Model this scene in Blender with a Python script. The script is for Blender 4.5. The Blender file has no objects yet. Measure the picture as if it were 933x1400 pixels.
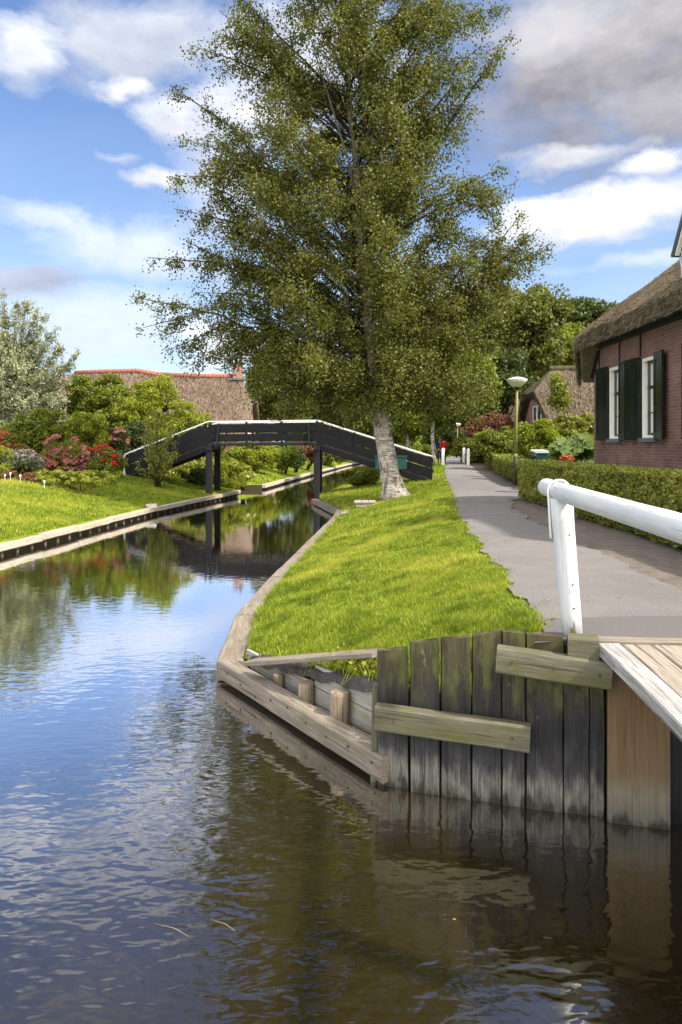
import bpy, bmesh, math, random
import numpy as np
from mathutils import Vector, Matrix
R_ = math.radians
rng = np.random.default_rng(7)
random.seed(7)
SC = bpy.context.scene
COL = SC.collection
# ---------------------------------------------------------------- camera model (pixels of the 933x1400 photo)
F, HX, HY, CZ = 1000.0, 466.5, 610.0, 1.5
def at(px, py, Y):
    """world point seen at photo pixel (px, py) at real distance Y"""
    return ((px-HX)*Y/F, Y, CZ-(py-HY)*Y/F)
def gx(px, Y): return (px-HX)*Y/F
def gz(py, Y): return CZ-(py-HY)*Y/F
# ---------------------------------------------------------------- materials
class NT:
    def __init__(s, name):
        s.m = bpy.data.materials.new(name); s.m.use_nodes = True
        s.t = s.m.node_tree; s.t.nodes.clear()
        s.out = s.t.nodes.new('ShaderNodeOutputMaterial')
    def n(s, typ, **kw):
        nd = s.t.nodes.new(typ)
        for k, v in kw.items(): setattr(nd, k, v)
        return nd
    def set(s, sock, v):
        if v is None: return
        if isinstance(v, bpy.types.NodeSocket): s.t.links.new(v, sock)
        else:
            if sock.type == 'RGBA' and len(v) == 3: v = (*v, 1)
            sock.default_value = v
    def coord(s, scale=(1,1,1), kind='Object', rot=(0,0,0)):
        mp = s.n('ShaderNodeMapping'); mp.inputs['Scale'].default_value = scale; mp.inputs['Rotation'].default_value = rot
        if kind == 'loc':
            a = s.n('ShaderNodeAttribute'); a.attribute_name = 'loc'; v = a.outputs['Vector']
        elif kind == 'pos': v = s.n('ShaderNodeNewGeometry').outputs['Position']
        else: v = s.n('ShaderNodeTexCoord').outputs[kind]
        s.t.links.new(v, mp.inputs['Vector']); return mp.outputs['Vector']
    def noise(s, vec, scale=5, detail=4, rough=.55, dist=0, color=False):
        nd = s.n('ShaderNodeTexNoise'); s.set(nd.inputs['Vector'], vec)
        nd.inputs['Scale'].default_value = scale; nd.inputs['Detail'].default_value = detail
        nd.inputs['Roughness'].default_value = rough; nd.inputs['Distortion'].default_value = dist
        return nd.outputs['Color' if color else 'Fac']
    def ramp(s, fac, stops):
        nd = s.n('ShaderNodeValToRGB'); s.set(nd.inputs['Fac'], fac)
        el = nd.color_ramp.elements
        while len(el) < len(stops): el.new(.5)
        for e, (p, c) in zip(el, stops):
            e.position = p
            e.color = (c, c, c, 1) if isinstance(c, (int, float)) else (*c, 1)
        return nd.outputs['Color']
    def mix(s, fac, a, b, mode='MIX'):
        nd = s.n('ShaderNodeMix', data_type='RGBA', blend_type=mode)
        s.set(nd.inputs[0], fac); s.set(nd.inputs[6], a); s.set(nd.inputs[7], b)
        return nd.outputs[2]
    def math(s, op, a, b=None, c=None, clamp=False):
        nd = s.n('ShaderNodeMath', operation=op, use_clamp=clamp)
        s.set(nd.inputs[0], a)
        if b is not None: s.set(nd.inputs[1], b)
        if c is not None: s.set(nd.inputs[2], c)
        return nd.outputs[0]
    def island(s): return s.n('ShaderNodeNewGeometry').outputs['Random Per Island']
    def sep(s, vec):
        nd = s.n('ShaderNodeSeparateXYZ'); s.set(nd.inputs[0], vec); return nd.outputs
    def bump(s, h, strength=.3, dist=.01):
        nd = s.n('ShaderNodeBump'); s.set(nd.inputs['Height'], h)
        nd.inputs['Strength'].default_value = strength; nd.inputs['Distance'].default_value = dist
        return nd.outputs['Normal']
    def bsdf(s, col, rough=.7, spec=.4, normal=None, metal=0, **kw):
        nd = s.n('ShaderNodeBsdfPrincipled'); s.set(nd.inputs['Base Color'], col); s.set(nd.inputs['Roughness'], rough)
        nd.inputs['Specular IOR Level'].default_value = spec; nd.inputs['Metallic'].default_value = metal
        if normal is not None: s.set(nd.inputs['Normal'], normal)
        for k, v in kw.items(): s.set(nd.inputs[k], v)
        s.t.links.new(nd.outputs[0], s.out.inputs['Surface']); return nd.outputs[0]

def leaf_mat(name, c_dark, c_mid, c_light, trans=.35, rough=.45, spec=.4, nscale=.6):
    s = NT(name)
    r = s.island()
    col = s.ramp(r, [(0, c_dark), (.45, c_mid), (1, c_light)])
    nz = s.noise(s.coord(kind='Object'), nscale, 3)
    col = s.mix(s.ramp(nz, [(.35, 0.0), (.7, .55)]), col, c_light)
    b = s.bsdf(col, rough, spec)
    tr = s.n('ShaderNodeBsdfTranslucent')
    tc = s.mix(1.0, col, (1.15, 1.2, .55), 'MULTIPLY'); s.set(tr.inputs['Color'], tc)
    mx = s.n('ShaderNodeMixShader'); mx.inputs[0].default_value = trans
    s.t.links.new(b, mx.inputs[1]); s.t.links.new(tr.outputs[0], mx.inputs[2])
    s.t.links.new(mx.outputs[0], s.out.inputs['Surface'])
    return s.m

def wood_mat(name, c0, c1, c2, algae=None, algae_amt=.5, rough=.8, grain=(1.2, 22, 22), bumps=.5, dark=(.02,.018,.016)):
    s = NT(name)
    v = s.coord(grain, 'loc')
    g = s.noise(v, 1.6, 6, .65, .6)
    col = s.ramp(g, [(.25, c0), (.5, c1), (.75, c2)])
    big = s.noise(s.coord((.7, 3, 3), 'loc'), 1.5, 3)
    col = s.mix(s.ramp(big, [(.4, 0.), (.75, .6)]), col, c0)
    fg = s.noise(s.coord((2.2, 95, 95), 'loc'), 1.5, 4, .7, .5)
    col = s.mix(1., col, s.ramp(fg, [(.3,.62),(.5,1.),(.7,1.3)]), 'MULTIPLY')
    # per-piece tone
    r = s.island()
    col = s.mix(1., col, s.ramp(r, [(0, .72), (1, 1.15)]), 'MULTIPLY')
    crack = s.noise(s.coord((.9, 40, 40), 'loc'), 1.2, 3, .5, .3)
    cm = s.ramp(crack, [(.30, 1.), (.37, 0.)])
    col = s.mix(s.math('MULTIPLY', cm, .75), col, dark)
    if algae:
        am = s.noise(s.coord((2, 5, 5), 'loc'), 1.3, 5, .6)
        col = s.mix(s.ramp(am, [(.62-algae_amt*.4, 0.), (.75-algae_amt*.2, .85)]), col, algae)
    kn = s.noise(s.coord((3.2, 9, 9), 'loc'), 1.0, 1)
    col = s.mix(s.ramp(kn, [(.74, 0.), (.8, .7)]), col, dark)
    h = s.math('SUBTRACT', g, s.math('MULTIPLY', cm, .8))
    s.bsdf(col, rough, .25, s.bump(h, bumps, .008))
    return s.m

def plain(name, col, rough=.6, spec=.4, var=.25, nscale=6, bumps=0, metal=0):
    s = NT(name)
    nz = s.noise(s.coord(), nscale, 5, .6)
    k = s.ramp(nz, [(.3, 1-var), (.7, 1+var)])
    c = s.mix(1., col, k, 'MULTIPLY')
    s.bsdf(c, rough, spec, s.bump(nz, bumps, .01) if bumps else None, metal)
    return s.m

M = {}
M['leaf_birch'] = leaf_mat('birch_leaves', (.034,.044,.010), (.076,.087,.017), (.19,.185,.036), .36, .5, .25, .5)
M['leaf_oak'] = leaf_mat('broad_leaves', (.05,.062,.014), (.09,.108,.022), (.19,.195,.04), .36, .5, .25)
M['leaf_deep'] = leaf_mat('deep_green_leaves', (.028,.04,.012), (.05,.068,.018), (.10,.12,.03), .32, .5, .25)
M['leaf_lime'] = leaf_mat('lime_leaves', (.085,.11,.011), (.18,.22,.017), (.36,.38,.04), .42, .5, .25)
M['leaf_bush'] = leaf_mat('bush_leaves', (.05,.078,.011), (.115,.155,.017), (.25,.27,.03), .38, .5, .3)
M['leaf_dark'] = leaf_mat('dark_leaves', (.025,.038,.012), (.045,.062,.018), (.09,.115,.03), .3, .5, .25)  # darkest green leaf colour, for bushes and hedge cores
M['leaf_silver'] = leaf_mat('silver_leaves', (.085,.098,.045), (.19,.205,.105), (.42,.43,.27), .25, .5)
M['leaf_hedge'] = leaf_mat('hedge_leaves', (.07,.085,.018), (.16,.18,.035), (.34,.34,.06), .38, .5, .25, 1.6)
M['leaf_yellow'] = leaf_mat('yellow_green_leaves', (.10,.12,.015), (.2,.22,.025), (.36,.36,.05), .4, .5)
M['leaf_copper'] = leaf_mat('copper_leaves', (.08,.03,.018), (.15,.055,.03), (.22,.10,.05), .3, .5)
M['leaf_grey'] = leaf_mat('grey_green_leaves', (.08,.10,.05), (.16,.19,.10), (.28,.31,.19), .3, .5)
M['leaf_gunnera'] = leaf_mat('giant_leaves', (.03,.055,.012), (.065,.105,.02), (.14,.18,.04), .3, .5, .25, 3)
M['pink_flower'] = leaf_mat('pink_flower', (.28,.085,.075), (.43,.155,.13), (.58,.29,.24), .25, .7, .1, 3)
M['red_flower'] = leaf_mat('red_flower', (.35,.01,.02), (.6,.012,.025), (.75,.03,.05), .2, .6, .2, 3)
M['rust_flower'] = leaf_mat('rust_flower', (.22,.05,.02), (.36,.09,.04), (.5,.15,.08), .2, .7, .1, 3)
M['lilac_flower'] = leaf_mat('lilac_flower', (.45,.2,.4), (.6,.35,.55), (.75,.55,.7), .2, .7, .1, 3)
M['weed'] = leaf_mat('grass_blades', (.11,.15,.008), (.23,.29,.012), (.50,.50,.06), .42, .55, .2, .8)

M['litter'] = leaf_mat('fallen_leaf', (.07,.035,.015), (.15,.085,.03), (.30,.2,.06), .15, .7, .1, 3)
M['straw'] = leaf_mat('thatch_straw', (.05,.038,.025), (.135,.105,.068), (.27,.215,.145), .1, .9, .1, .9)
M['straw_warm'] = leaf_mat('warm_thatch_straw', (.07,.045,.032), (.15,.105,.075), (.27,.20,.145), .1, .9, .1, .5)
def grass_mat():
    s = NT('grass_blades')
    col = s.ramp(s.island(), [(0, (.08,.13,.008)), (.4, (.175,.245,.014)), (.78, (.31,.355,.03)), (1, (.55,.53,.14))])
    v = s.coord(kind='pos')
    n1 = s.noise(v, 2.6, 4, .6); n2 = s.noise(v, .55, 3); n3 = s.noise(v, 7., 3)
    col = s.mix(s.ramp(n1, [(.38,.75),(.52,0.)]), col, (.075,.125,.007))
    col = s.mix(s.ramp(n2, [(.50,0.),(.66,.6)]), col, (.47,.44,.07))
    col = s.mix(s.ramp(n3, [(.60,0.),(.72,.5)]), col, (.42,.40,.09))
    b = s.bsdf(col, .6, .15); tr = s.n('ShaderNodeBsdfTranslucent'); s.set(tr.inputs['Color'], s.mix(1., col, (1.1,1.15,.6), 'MULTIPLY'))
    mx = s.n('ShaderNodeMixShader'); mx.inputs[0].default_value = .38
    s.t.links.new(b, mx.inputs[1]); s.t.links.new(tr.outputs[0], mx.inputs[2]); s.t.links.new(mx.outputs[0], s.out.inputs['Surface']); M['grass'] = s.m
grass_mat()
def ground_mats():
    s = NT('lawn_ground')
    v = s.coord(kind='pos')
    a = s.noise(v, .5, 4); b = s.noise(v, 9, 5, .65); c = s.noise(s.coord((1,1,1),'pos'), 60, 3, .7)
    col = s.ramp(b, [(.3, (.07,.10,.006)), (.5, (.14,.19,.01)), (.72, (.24,.28,.02))])
    col = s.mix(s.ramp(a, [(.45, 0.), (.7, .5)]), col, (.26,.27,.035))
    col = s.mix(s.ramp(c, [(.35, .55), (.55, 0.)]), col, (.05,.07,.006))
    s.bsdf(col, .9, .1, s.bump(c, .6, .03)); M['lawn'] = s.m
    s = NT('bare_earth')
    v = s.coord(kind='pos')
    b = s.noise(v, 5, 6, .65); c = s.noise(v, 45, 4, .7)
    col = s.ramp(b, [(.3, (.095,.078,.064)), (.55, (.14,.118,.10)), (.75, (.18,.155,.133))])
    col = s.mix(s.ramp(c, [(.35, .5), (.5, 0.)]), col, (.08,.055,.04))
    s.bsdf(col, .95, .1, s.bump(c, .6, .02)); M['earth'] = s.m
    s = NT('garden_soil')
    v = s.coord(kind='pos')
    b = s.noise(v, 2, 6, .65)
    s.bsdf(s.ramp(b, [(.35, (.035,.05,.012)), (.6, (.06,.085,.015)), (.75,(.09,.07,.04))]), .95, .1, s.bump(b, .5, .05)); M['garden'] = s.m
    s = NT('canal_bed'); s.bsdf((.03,.024,.012), .9, .1); M['bed'] = s.m
    s = NT('asphalt')
    v = s.coord(kind='pos')
    f = s.noise(v, 140, 3, .75); m = s.noise(v, 3, 5, .6); l = s.noise(v, .45, 3)
    col = s.ramp(f, [(.34, (.055,.05,.047)), (.5, (.145,.135,.127)), (.66, (.28,.262,.245))])
    col = s.mix(s.ramp(m, [(.4, 0.), (.7, .4)]), col, (.20,.185,.172))
    col = s.mix(s.ramp(l, [(.5, 0.), (.62, .5)]), col, (.125,.116,.11))
    # newer darker strip by the bridge and thin cracks
    xyz = s.sep(v)
    cr = s.n('ShaderNodeTexVoronoi', feature='DISTANCE_TO_EDGE'); s.set(cr.inputs['Vector'], s.mix(.12, v, s.noise(v, 2.5, 4, .6, color=True))); cr.inputs['Scale'].default_value = .42
    crm = s.math('MULTIPLY', s.math('LESS_THAN', cr.outputs[0], .0022), s.ramp(s.noise(v, .8, 3), [(.5,0.),(.55,.8)]))
    
    wob = s.math('ADD', xyz[1], s.math('MULTIPLY', s.noise(v, 4, 3), .12))
    near = s.math('LESS_THAN', wob, 6.0)
    col = s.mix(s.math('MULTIPLY', near, .55), col, (.10,.085,.085))
    s.bsdf(col, .92, .15, s.bump(f, .8, .01)); M['asphalt'] = s.m
ground_mats()

M['wood_bank'] = wood_mat('weathered_bank_wood', (.115,.092,.066), (.205,.17,.13), (.30,.26,.21), (.12,.11,.06), .25)
M['wood_far'] = wood_mat('far_bank_wood', (.27,.22,.16), (.40,.33,.25), (.54,.46,.37), None)
M['wood_wet'] = wood_mat('wet_post_wood', (.05,.042,.03), (.09,.075,.055), (.14,.12,.09), None)
M['wood_grey'] = wood_mat('grey_plank', (.20,.19,.165), (.30,.285,.25), (.40,.38,.335), (.17,.18,.09), .25)
M['wood_post'] = wood_mat('round_post_wood', (.17,.13,.085), (.27,.215,.15), (.37,.30,.225), (.13,.11,.05), .25)
M['wood_algae'] = wood_mat('algae_wale_wood', (.07,.062,.04), (.125,.115,.078), (.19,.178,.13), (.075,.078,.024), .5)
M['wood_end'] = wood_mat('sawn_end', (.30,.29,.25), (.40,.38,.33), (.5,.48,.43), None)
M['wood_deck'] = wood_mat('worn_deck_wood', (.165,.135,.10), (.265,.222,.175), (.38,.33,.275), None, bumps=.7)
M['wood_edge'] = wood_mat('pale_edge_board', (.15,.14,.125), (.33,.31,.285), (.52,.50,.47), None, bumps=.8)
M['wood_panel'] = wood_mat('tan_panel', (.17,.105,.055), (.25,.155,.08), (.32,.21,.125), None, bumps=.3)
M['tar'] = wood_mat('tarred_wood', (.003,.003,.0042), (.005,.005,.0065), (.009,.009,.0115), None, rough=.7, bumps=.3)
M['tar_grey'] = wood_mat('worn_tarred_wood', (.008,.008,.0105), (.014,.014,.0175), (.028,.028,.034), None, rough=.7, bumps=.3)

def piling():
    s = NT('piling_wood')
    L = s.coord((1,1,1), 'loc'); x = s.sep(L)          # loc.x = height above water along the plank
    g = s.noise(s.coord((1.3, 30, 30), 'loc'), 1.6, 6, .65, .8)
    wob = s.noise(s.coord((2.5, 9, 9), 'loc'), 1.2, 5, .6)
    hgt = s.math('ADD', x[0], s.math('MULTIPLY', s.math('SUBTRACT', wob, .5), .55))
    hn = s.math('DIVIDE', hgt, 1.3)
    base = s.ramp(hn, [(.0, (.035,.032,.022)), (.04, (.12,.11,.085)), (.11, (.16,.155,.13)), (.22, (.046,.044,.043)), (.45, (.018,.0175,.019)), (.60, (.028,.025,.018)), (.72, (.047,.040,.018)), (1.0, (.072,.056,.024))])
    col = s.mix(1., base, s.ramp(g, [(.28, .5), (.5, 1.), (.75, 1.5)]), 'MULTIPLY')
    col = s.mix(1., col, s.ramp(s.island(), [(0, .5), (1, 1.2)]), 'MULTIPLY')
    st = s.noise(s.coord((1.6,7,7),'loc'), 1.1, 5, .65, .5)
    col = s.mix(s.ramp(st, [(.48,0.),(.66,.8)]), col, (.014,.013,.013))
    ck = s.noise(s.coord((.9,46,46),'loc'), 1.2, 3, .5, .3)
    col = s.mix(s.ramp(ck, [(.30,.85),(.37,0.)]), col, (.008,.007,.006))
    fg = s.noise(s.coord((2.4, 100, 100), 'loc'), 1.5, 4, .7, .5)
    col = s.mix(1., col, s.ramp(fg, [(.3,.5),(.5,.95),(.7,1.5)]), 'MULTIPLY')
    am = s.noise(s.coord((3, 8, 8), 'loc'), 1.4, 5, .6)
    amask = s.math('MULTIPLY', s.ramp(am, [(.48, 0.), (.62, .75)]), s.ramp(hn, [(.45, 0.), (.7, 1.)]))
    col = s.mix(amask, col, (.075,.085,.018))
    pk = s.noise(s.coord((7, 14, 14), 'loc'), 1.0, 4, .7)
    col = s.mix(s.ramp(pk, [(.66, 0.), (.74, .55)]), col, (.17,.165,.16))
    s.bsdf(col, .75, .3, s.bump(g, .6, .01)); M['piling'] = s.m
piling()

def panel_mat():
    s = NT('tan_panel'); x = s.sep(s.coord((1,1,1),'loc'))
    g = s.noise(s.coord((1.1,26,26),'loc'), 1.6, 6, .65, .8); w = s.noise(s.coord((2,8,8),'loc'), 1.3, 5, .6)
    h = s.math('ADD', x[0], s.math('MULTIPLY', s.math('SUBTRACT', w, .5), .35))
    col = s.ramp(s.math('DIVIDE', h, 1.6), [(.25,(.03,.03,.02)),(.29,(.12,.11,.085)),(.37,(.15,.128,.09)),(.47,(.12,.083,.042)),(.75,(.105,.066,.028)),(1.,(.06,.04,.023))])
    col = s.mix(1., col, s.ramp(g, [(.28,.62),(.5,1.),(.75,1.3)]), 'MULTIPLY')
    s.bsdf(col, .75, .25, s.bump(g, .4, .008)); M['wood_panel'] = s.m
panel_mat()
def misc_mats():
    s = NT('white_painted_wood')
    v = s.coord((1.2, 12, 12), 'loc')
    g = s.noise(v, 2, 5, .6); ch = s.noise(s.coord((3, 16, 16), 'loc'), 1.6, 6, .7)
    col = s.mix(s.ramp(g, [(.3, .0), (.7, .7)]), (.54,.54,.53), (.36,.38,.385))
    col = s.mix(s.ramp(ch, [(.60, 0.), (.66, .8)]), col, (.33,.32,.28))
    ckk = s.noise(s.coord((1.3, 46, 46), 'loc'), 1.3, 4, .6, .4)
    col = s.mix(s.ramp(ckk, [(.33,.8),(.39,0.)]), col, (.20,.20,.18))
    gr = s.noise(s.coord((1.5, 4, 4), 'loc'), 1.4, 4)
    col = s.mix(s.ramp(gr, [(.55, 0.), (.75, .35)]), col, (.50,.54,.50))
    s.bsdf(col, .5, .4, s.bump(s.math('SUBTRACT', g, ch), .35, .008)); M['white_wood'] = s.m
    M['white'] = plain('white_paint', (.78,.78,.74), .45, .4, .06)
    M['white_rail'] = plain('white_rail_paint', (.72,.73,.72), .5, .4, .12, 3)
    M['cream'] = plain('cream_paint', (.72,.70,.60), .45, .4, .06)
    M['green_paint'] = plain('dark_green_gloss', (.005,.011,.008), .2, .5, .2)
    M['black_paint'] = plain('black_gloss', (.012,.012,.013), .3, .5, .2)
    M['iron'] = plain('black_iron', (.015,.014,.013), .6, .4, .3)
    M['steel'] = plain('painted_steel', (.62,.63,.63), .4, .5, .12)
    M['rust'] = plain('rusty_bolt', (.06,.035,.02), .8, .3, .3, 30)
    M['teal'] = plain('teal_plastic', (.008,.058,.048), .5, .4, .15)
    M['bin_green'] = plain('bin_green', (.008,.035,.025), .45, .4, .15)
    M['bin_grey'] = plain('bin_lid_grey', (.42,.45,.45), .5, .4, .1)
    M['slate'] = plain('blue_grey_sill', (.10,.11,.11), .5, .4, .15)
    M['liner'] = plain('plastic_liner', (.04,.036,.032), .6, .3, .5, 9, .8)
    M['stone'] = plain('pale_stone', (.42,.39,.34), .85, .2, .2, 5, .3)
    M['skin'] = plain('skin', (.48,.29,.2), .6, .3, .05)
    M['hair'] = plain('dark_hair', (.02,.014,.01), .6, .3, .2)
    M['hair_fair'] = plain('fair_hair', (.30,.2,.1), .6, .3, .2)
    M['red_cloth'] = plain('red_cloth', (.50,.035,.015), .85, .1, .12, 10)
    M['blue_cloth'] = plain('blue_cloth', (.02,.055,.22), .85, .1, .12, 10)
    M['denim'] = plain('denim', (.03,.045,.09), .85, .1, .12, 10)
    M['shoe'] = plain('shoe', (.03,.03,.03), .6, .3, .1)
    M['lamp_shell'] = plain('lamp_shell', (.66,.62,.42), .4, .4, .12)
    M['lamp_top'] = plain('lamp_cap', (.66,.66,.60), .45, .4, .1)
    M['cloth_white'] = plain('white_curtain', (.75,.75,.78), .8, .1, .06)
    s = NT('lamp_pole_paint')
    z = s.sep(s.coord())[2]
    nz = s.noise(s.coord((6,6,3)), 2, 4)
    zz = s.math('ADD', z, s.math('MULTIPLY', nz, .25))
    c = s.mix(s.math('GREATER_THAN', zz, 1.25), (.05,.055,.05), (.22,.20,.06))
    s.bsdf(s.mix(s.ramp(nz, [(.45,0.),(.7,.5)]), c, (.17,.17,.04)), .6, .3); M['lamp_pole'] = s.m
    # brick
    for nm, key, c1, c2, mo in (('red_brick','brick',(.15,.074,.057),(.215,.108,.084),(.225,.185,.16)), ('far_brick','brick_far',(.26,.13,.10),(.34,.18,.14),(.35,.28,.24))):
        s = NT(nm)
        o = s.sep(s.coord())
        h = s.math('ADD', o[0], o[1])
        cb = s.n('ShaderNodeCombineXYZ'); s.t.links.new(h, cb.inputs[0]); s.t.links.new(o[2], cb.inputs[1])
        b = s.n('ShaderNodeTexBrick'); s.t.links.new(cb.outputs[0], b.inputs['Vector'])
        b.inputs['Color1'].default_value = (*c1,1); b.inputs['Color2'].default_value = (*c2,1); b.inputs['Mortar'].default_value = (*mo,1)
        b.inputs['Scale'].default_value = 1; b.inputs['Brick Width'].default_value = .22; b.inputs['Row Height'].default_value = .065
        b.inputs['Mortar Size'].default_value = .007; b.inputs['Mortar Smooth'].default_value = .3; b.inputs['Bias'].default_value = 0
        nz = s.noise(s.coord(), 1.2, 5); fn = s.noise(s.coord(), 30, 4)
        col = s.mix(1., b.outputs['Color'], s.ramp(nz, [(.3,.75),(.7,1.2)]), 'MULTIPLY')
        col = s.mix(1., col, s.ramp(fn, [(.3,.8),(.7,1.15)]), 'MULTIPLY')
        s.bsdf(col, .85, .2, s.bump(s.math('ADD', s.math('MULTIPLY', b.outputs['Fac'], -1.), s.math('MULTIPLY', fn, .3)), .5, .012)); M[key] = s.m
    # thatch
    for key, c0, c1, c2, moss in (('thatch', (.085,.066,.045), (.18,.14,.10), (.31,.25,.185), (.13,.13,.045)), ('thatch_warm', (.085,.058,.042), (.155,.11,.08), (.235,.175,.13), (.12,.095,.06)), ('thatch_mid', (.055,.042,.028), (.10,.078,.052), (.165,.13,.09), (.075,.075,.028))):
        s = NT(key)
        v = s.coord((9, 9, 1.3)); g = s.noise(v, 2.2, 6, .7, .5); f = s.noise(s.coord((30,30,6)), 2, 4, .7)
        col = s.ramp(g, [(.28, c0), (.5, c1), (.72, c2)])
        st = s.noise(s.coord((3.2,3.2,.7)), 1.0, 5, .7, .6)
        col = s.mix(1., col, s.ramp(st, [(.3,.45),(.5,1.),(.72,1.5)]), 'MULTIPLY')
        mm = s.noise(s.coord(), .9, 5, .65)
        col = s.mix(s.ramp(mm, [(.48, 0.), (.68, .75)]), col, moss)
        col = s.mix(1., col, s.ramp(f, [(.3,.6),(.7,1.35)]), 'MULTIPLY')
        s.bsdf(col, .95, .1, s.bump(s.math('ADD', g, f), .9, .06)); M[key] = s.m
    # red ridge tile
    s = NT('ridge_tile')
    x = s.sep(s.coord())
    w = s.math('FRACT', s.math('MULTIPLY', x[0], 3.0))
    col = s.mix(s.math('LESS_THAN', w, .12), (.27,.105,.068), (.11,.045,.03))
    nz = s.noise(s.coord(), 4, 4)
    s.bsdf(s.mix(1., col, s.ramp(nz, [(.3,.75),(.7,1.2)]), 'MULTIPLY'), .8, .2); M['tile'] = s.m
    # glass
    s = NT('window_glass')
    s.bsdf((.012,.015,.018), .04, .6); M['glass'] = s.m
    s = NT('clear_pane')
    g = s.n('ShaderNodeBsdfGlossy'); g.inputs['Roughness'].default_value = .02
    t = s.n('ShaderNodeBsdfTransparent'); fr = s.n('ShaderNodeFresnel'); fr.inputs['IOR'].default_value = 1.5
    mx = s.n('ShaderNodeMixShader'); s.t.links.new(fr.outputs[0], mx.inputs[0]); s.t.links.new(t.outputs[0], mx.inputs[1]); s.t.links.new(g.outputs[0], mx.inputs[2])
    s.t.links.new(mx.outputs[0], s.out.inputs['Surface']); M['pane'] = s.m
    # birch bark
    s = NT('birch_bark')
    v = s.coord((1.6,1.6,11), 'loc2') if False else s.coord((2.2,2.2,13))
    a = s.noise(v, 1.1, 5, .65, .4); b = s.noise(s.coord((3,3,1.4)), 1.6, 5, .65, .6); c = s.noise(s.coord((5,5,30)), 1.5, 3)
    z = s.sep(s.coord())[2]
    col = s.ramp(a, [(.28,(.11,.085,.06)), (.44,(.36,.31,.25)), (.68,(.62,.58,.52))])
    col = s.mix(s.ramp(c, [(.54,0.),(.60,.9)]), col, (.09,.065,.047))
    col = s.mix(s.ramp(b, [(.52,0.),(.60,.85)]), col, (.09,.07,.052))
    low = s.math('ADD', z, s.math('MULTIPLY', b, 1.6))
    col = s.mix(s.ramp(s.math('MULTIPLY', low, .45), [(.28,.75),(.55,0.)]), col, (.20,.16,.12))
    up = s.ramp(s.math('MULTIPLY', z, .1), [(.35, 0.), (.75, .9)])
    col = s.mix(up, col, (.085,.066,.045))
    s.bsdf(col, .8, .2, s.bump(s.math('SUBTRACT', a, b), .6, .03)); M['birch_bark'] = s.m
    s = NT('tree_bark')
    b = s.noise(s.coord((6,6,1.2)), 1.6, 5, .65)
    s.bsdf(s.ramp(b, [(.3,(.035,.028,.02)),(.7,(.12,.10,.075))]), .9, .1, s.bump(b, .6, .03)); M['bark'] = s.m
    s = NT('twig_bark'); s.bsdf((.045,.035,.022), .9, .1); M['twig'] = s.m
    # water
    s = NT('canal_water')
    P = s.coord(kind='pos')
    calm = s.ramp(s.noise(s.coord((.25,.12,1),'pos'), 1.6, 2), [(.35,.30),(.65,1.)])
    yy = s.sep(P)[1]
    far = s.ramp(s.math('DIVIDE', yy, 40.), [(.08, 1.05), (.14, .66), (.24, .24), (.5, .12)])
    w1 = s.noise(s.coord((1.0,1.7,1),'pos',(0,0,R_(24))), 4.4, 1, .4, .5)
    w2 = s.noise(s.coord((1.0,1.9,1),'pos',(0,0,R_(-28))), 8.5, 1, .4, .3)
    w3 = s.noise(s.coord((.5,1.0,1),'pos',(0,0,R_(10))), 1.6, 2, .4)
    h = s.math('ADD', s.math('ADD', s.math('MULTIPLY', w1, 1.), s.math('MULTIPLY', w2, .45)), s.math('MULTIPLY', w3, 1.0))
    h = s.math('MULTIPLY', s.math('MULTIPLY', h, calm), far)
    murk = s.noise(s.coord((.5,.5,1),'pos'), 1.0, 3)
    body = s.n('ShaderNodeBsdfDiffuse'); s.set(body.inputs['Color'], s.ramp(murk, [(.3,(.0135,.0092,.0032)),(.7,(.019,.0138,.0046))]))
    nb_ = s.bump(h, .27, .03)
    gl_ = s.n('ShaderNodeBsdfGlossy'); gl_.inputs['Roughness'].default_value = .035; gl_.inputs['Color'].default_value = (.96,.97,1,1); s.set(gl_.inputs['Normal'], nb_)
    lw = s.n('ShaderNodeLayerWeight'); lw.inputs['Blend'].default_value = .5
    k = s.ramp(lw.outputs['Facing'], [(0., .05), (.36, .14), (.48, .26), (.58, .50), (.70, .82), (.84, .92), (1., 1.)])
    mx = s.n('ShaderNodeMixShader'); s.set(mx.inputs[0], k); s.t.links.new(body.outputs[0], mx.inputs[1]); s.t.links.new(gl_.outputs[0], mx.inputs[2])
    s.t.links.new(mx.outputs[0], s.out.inputs['Surface'])
    M['water'] = s.m
misc_mats()

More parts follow.
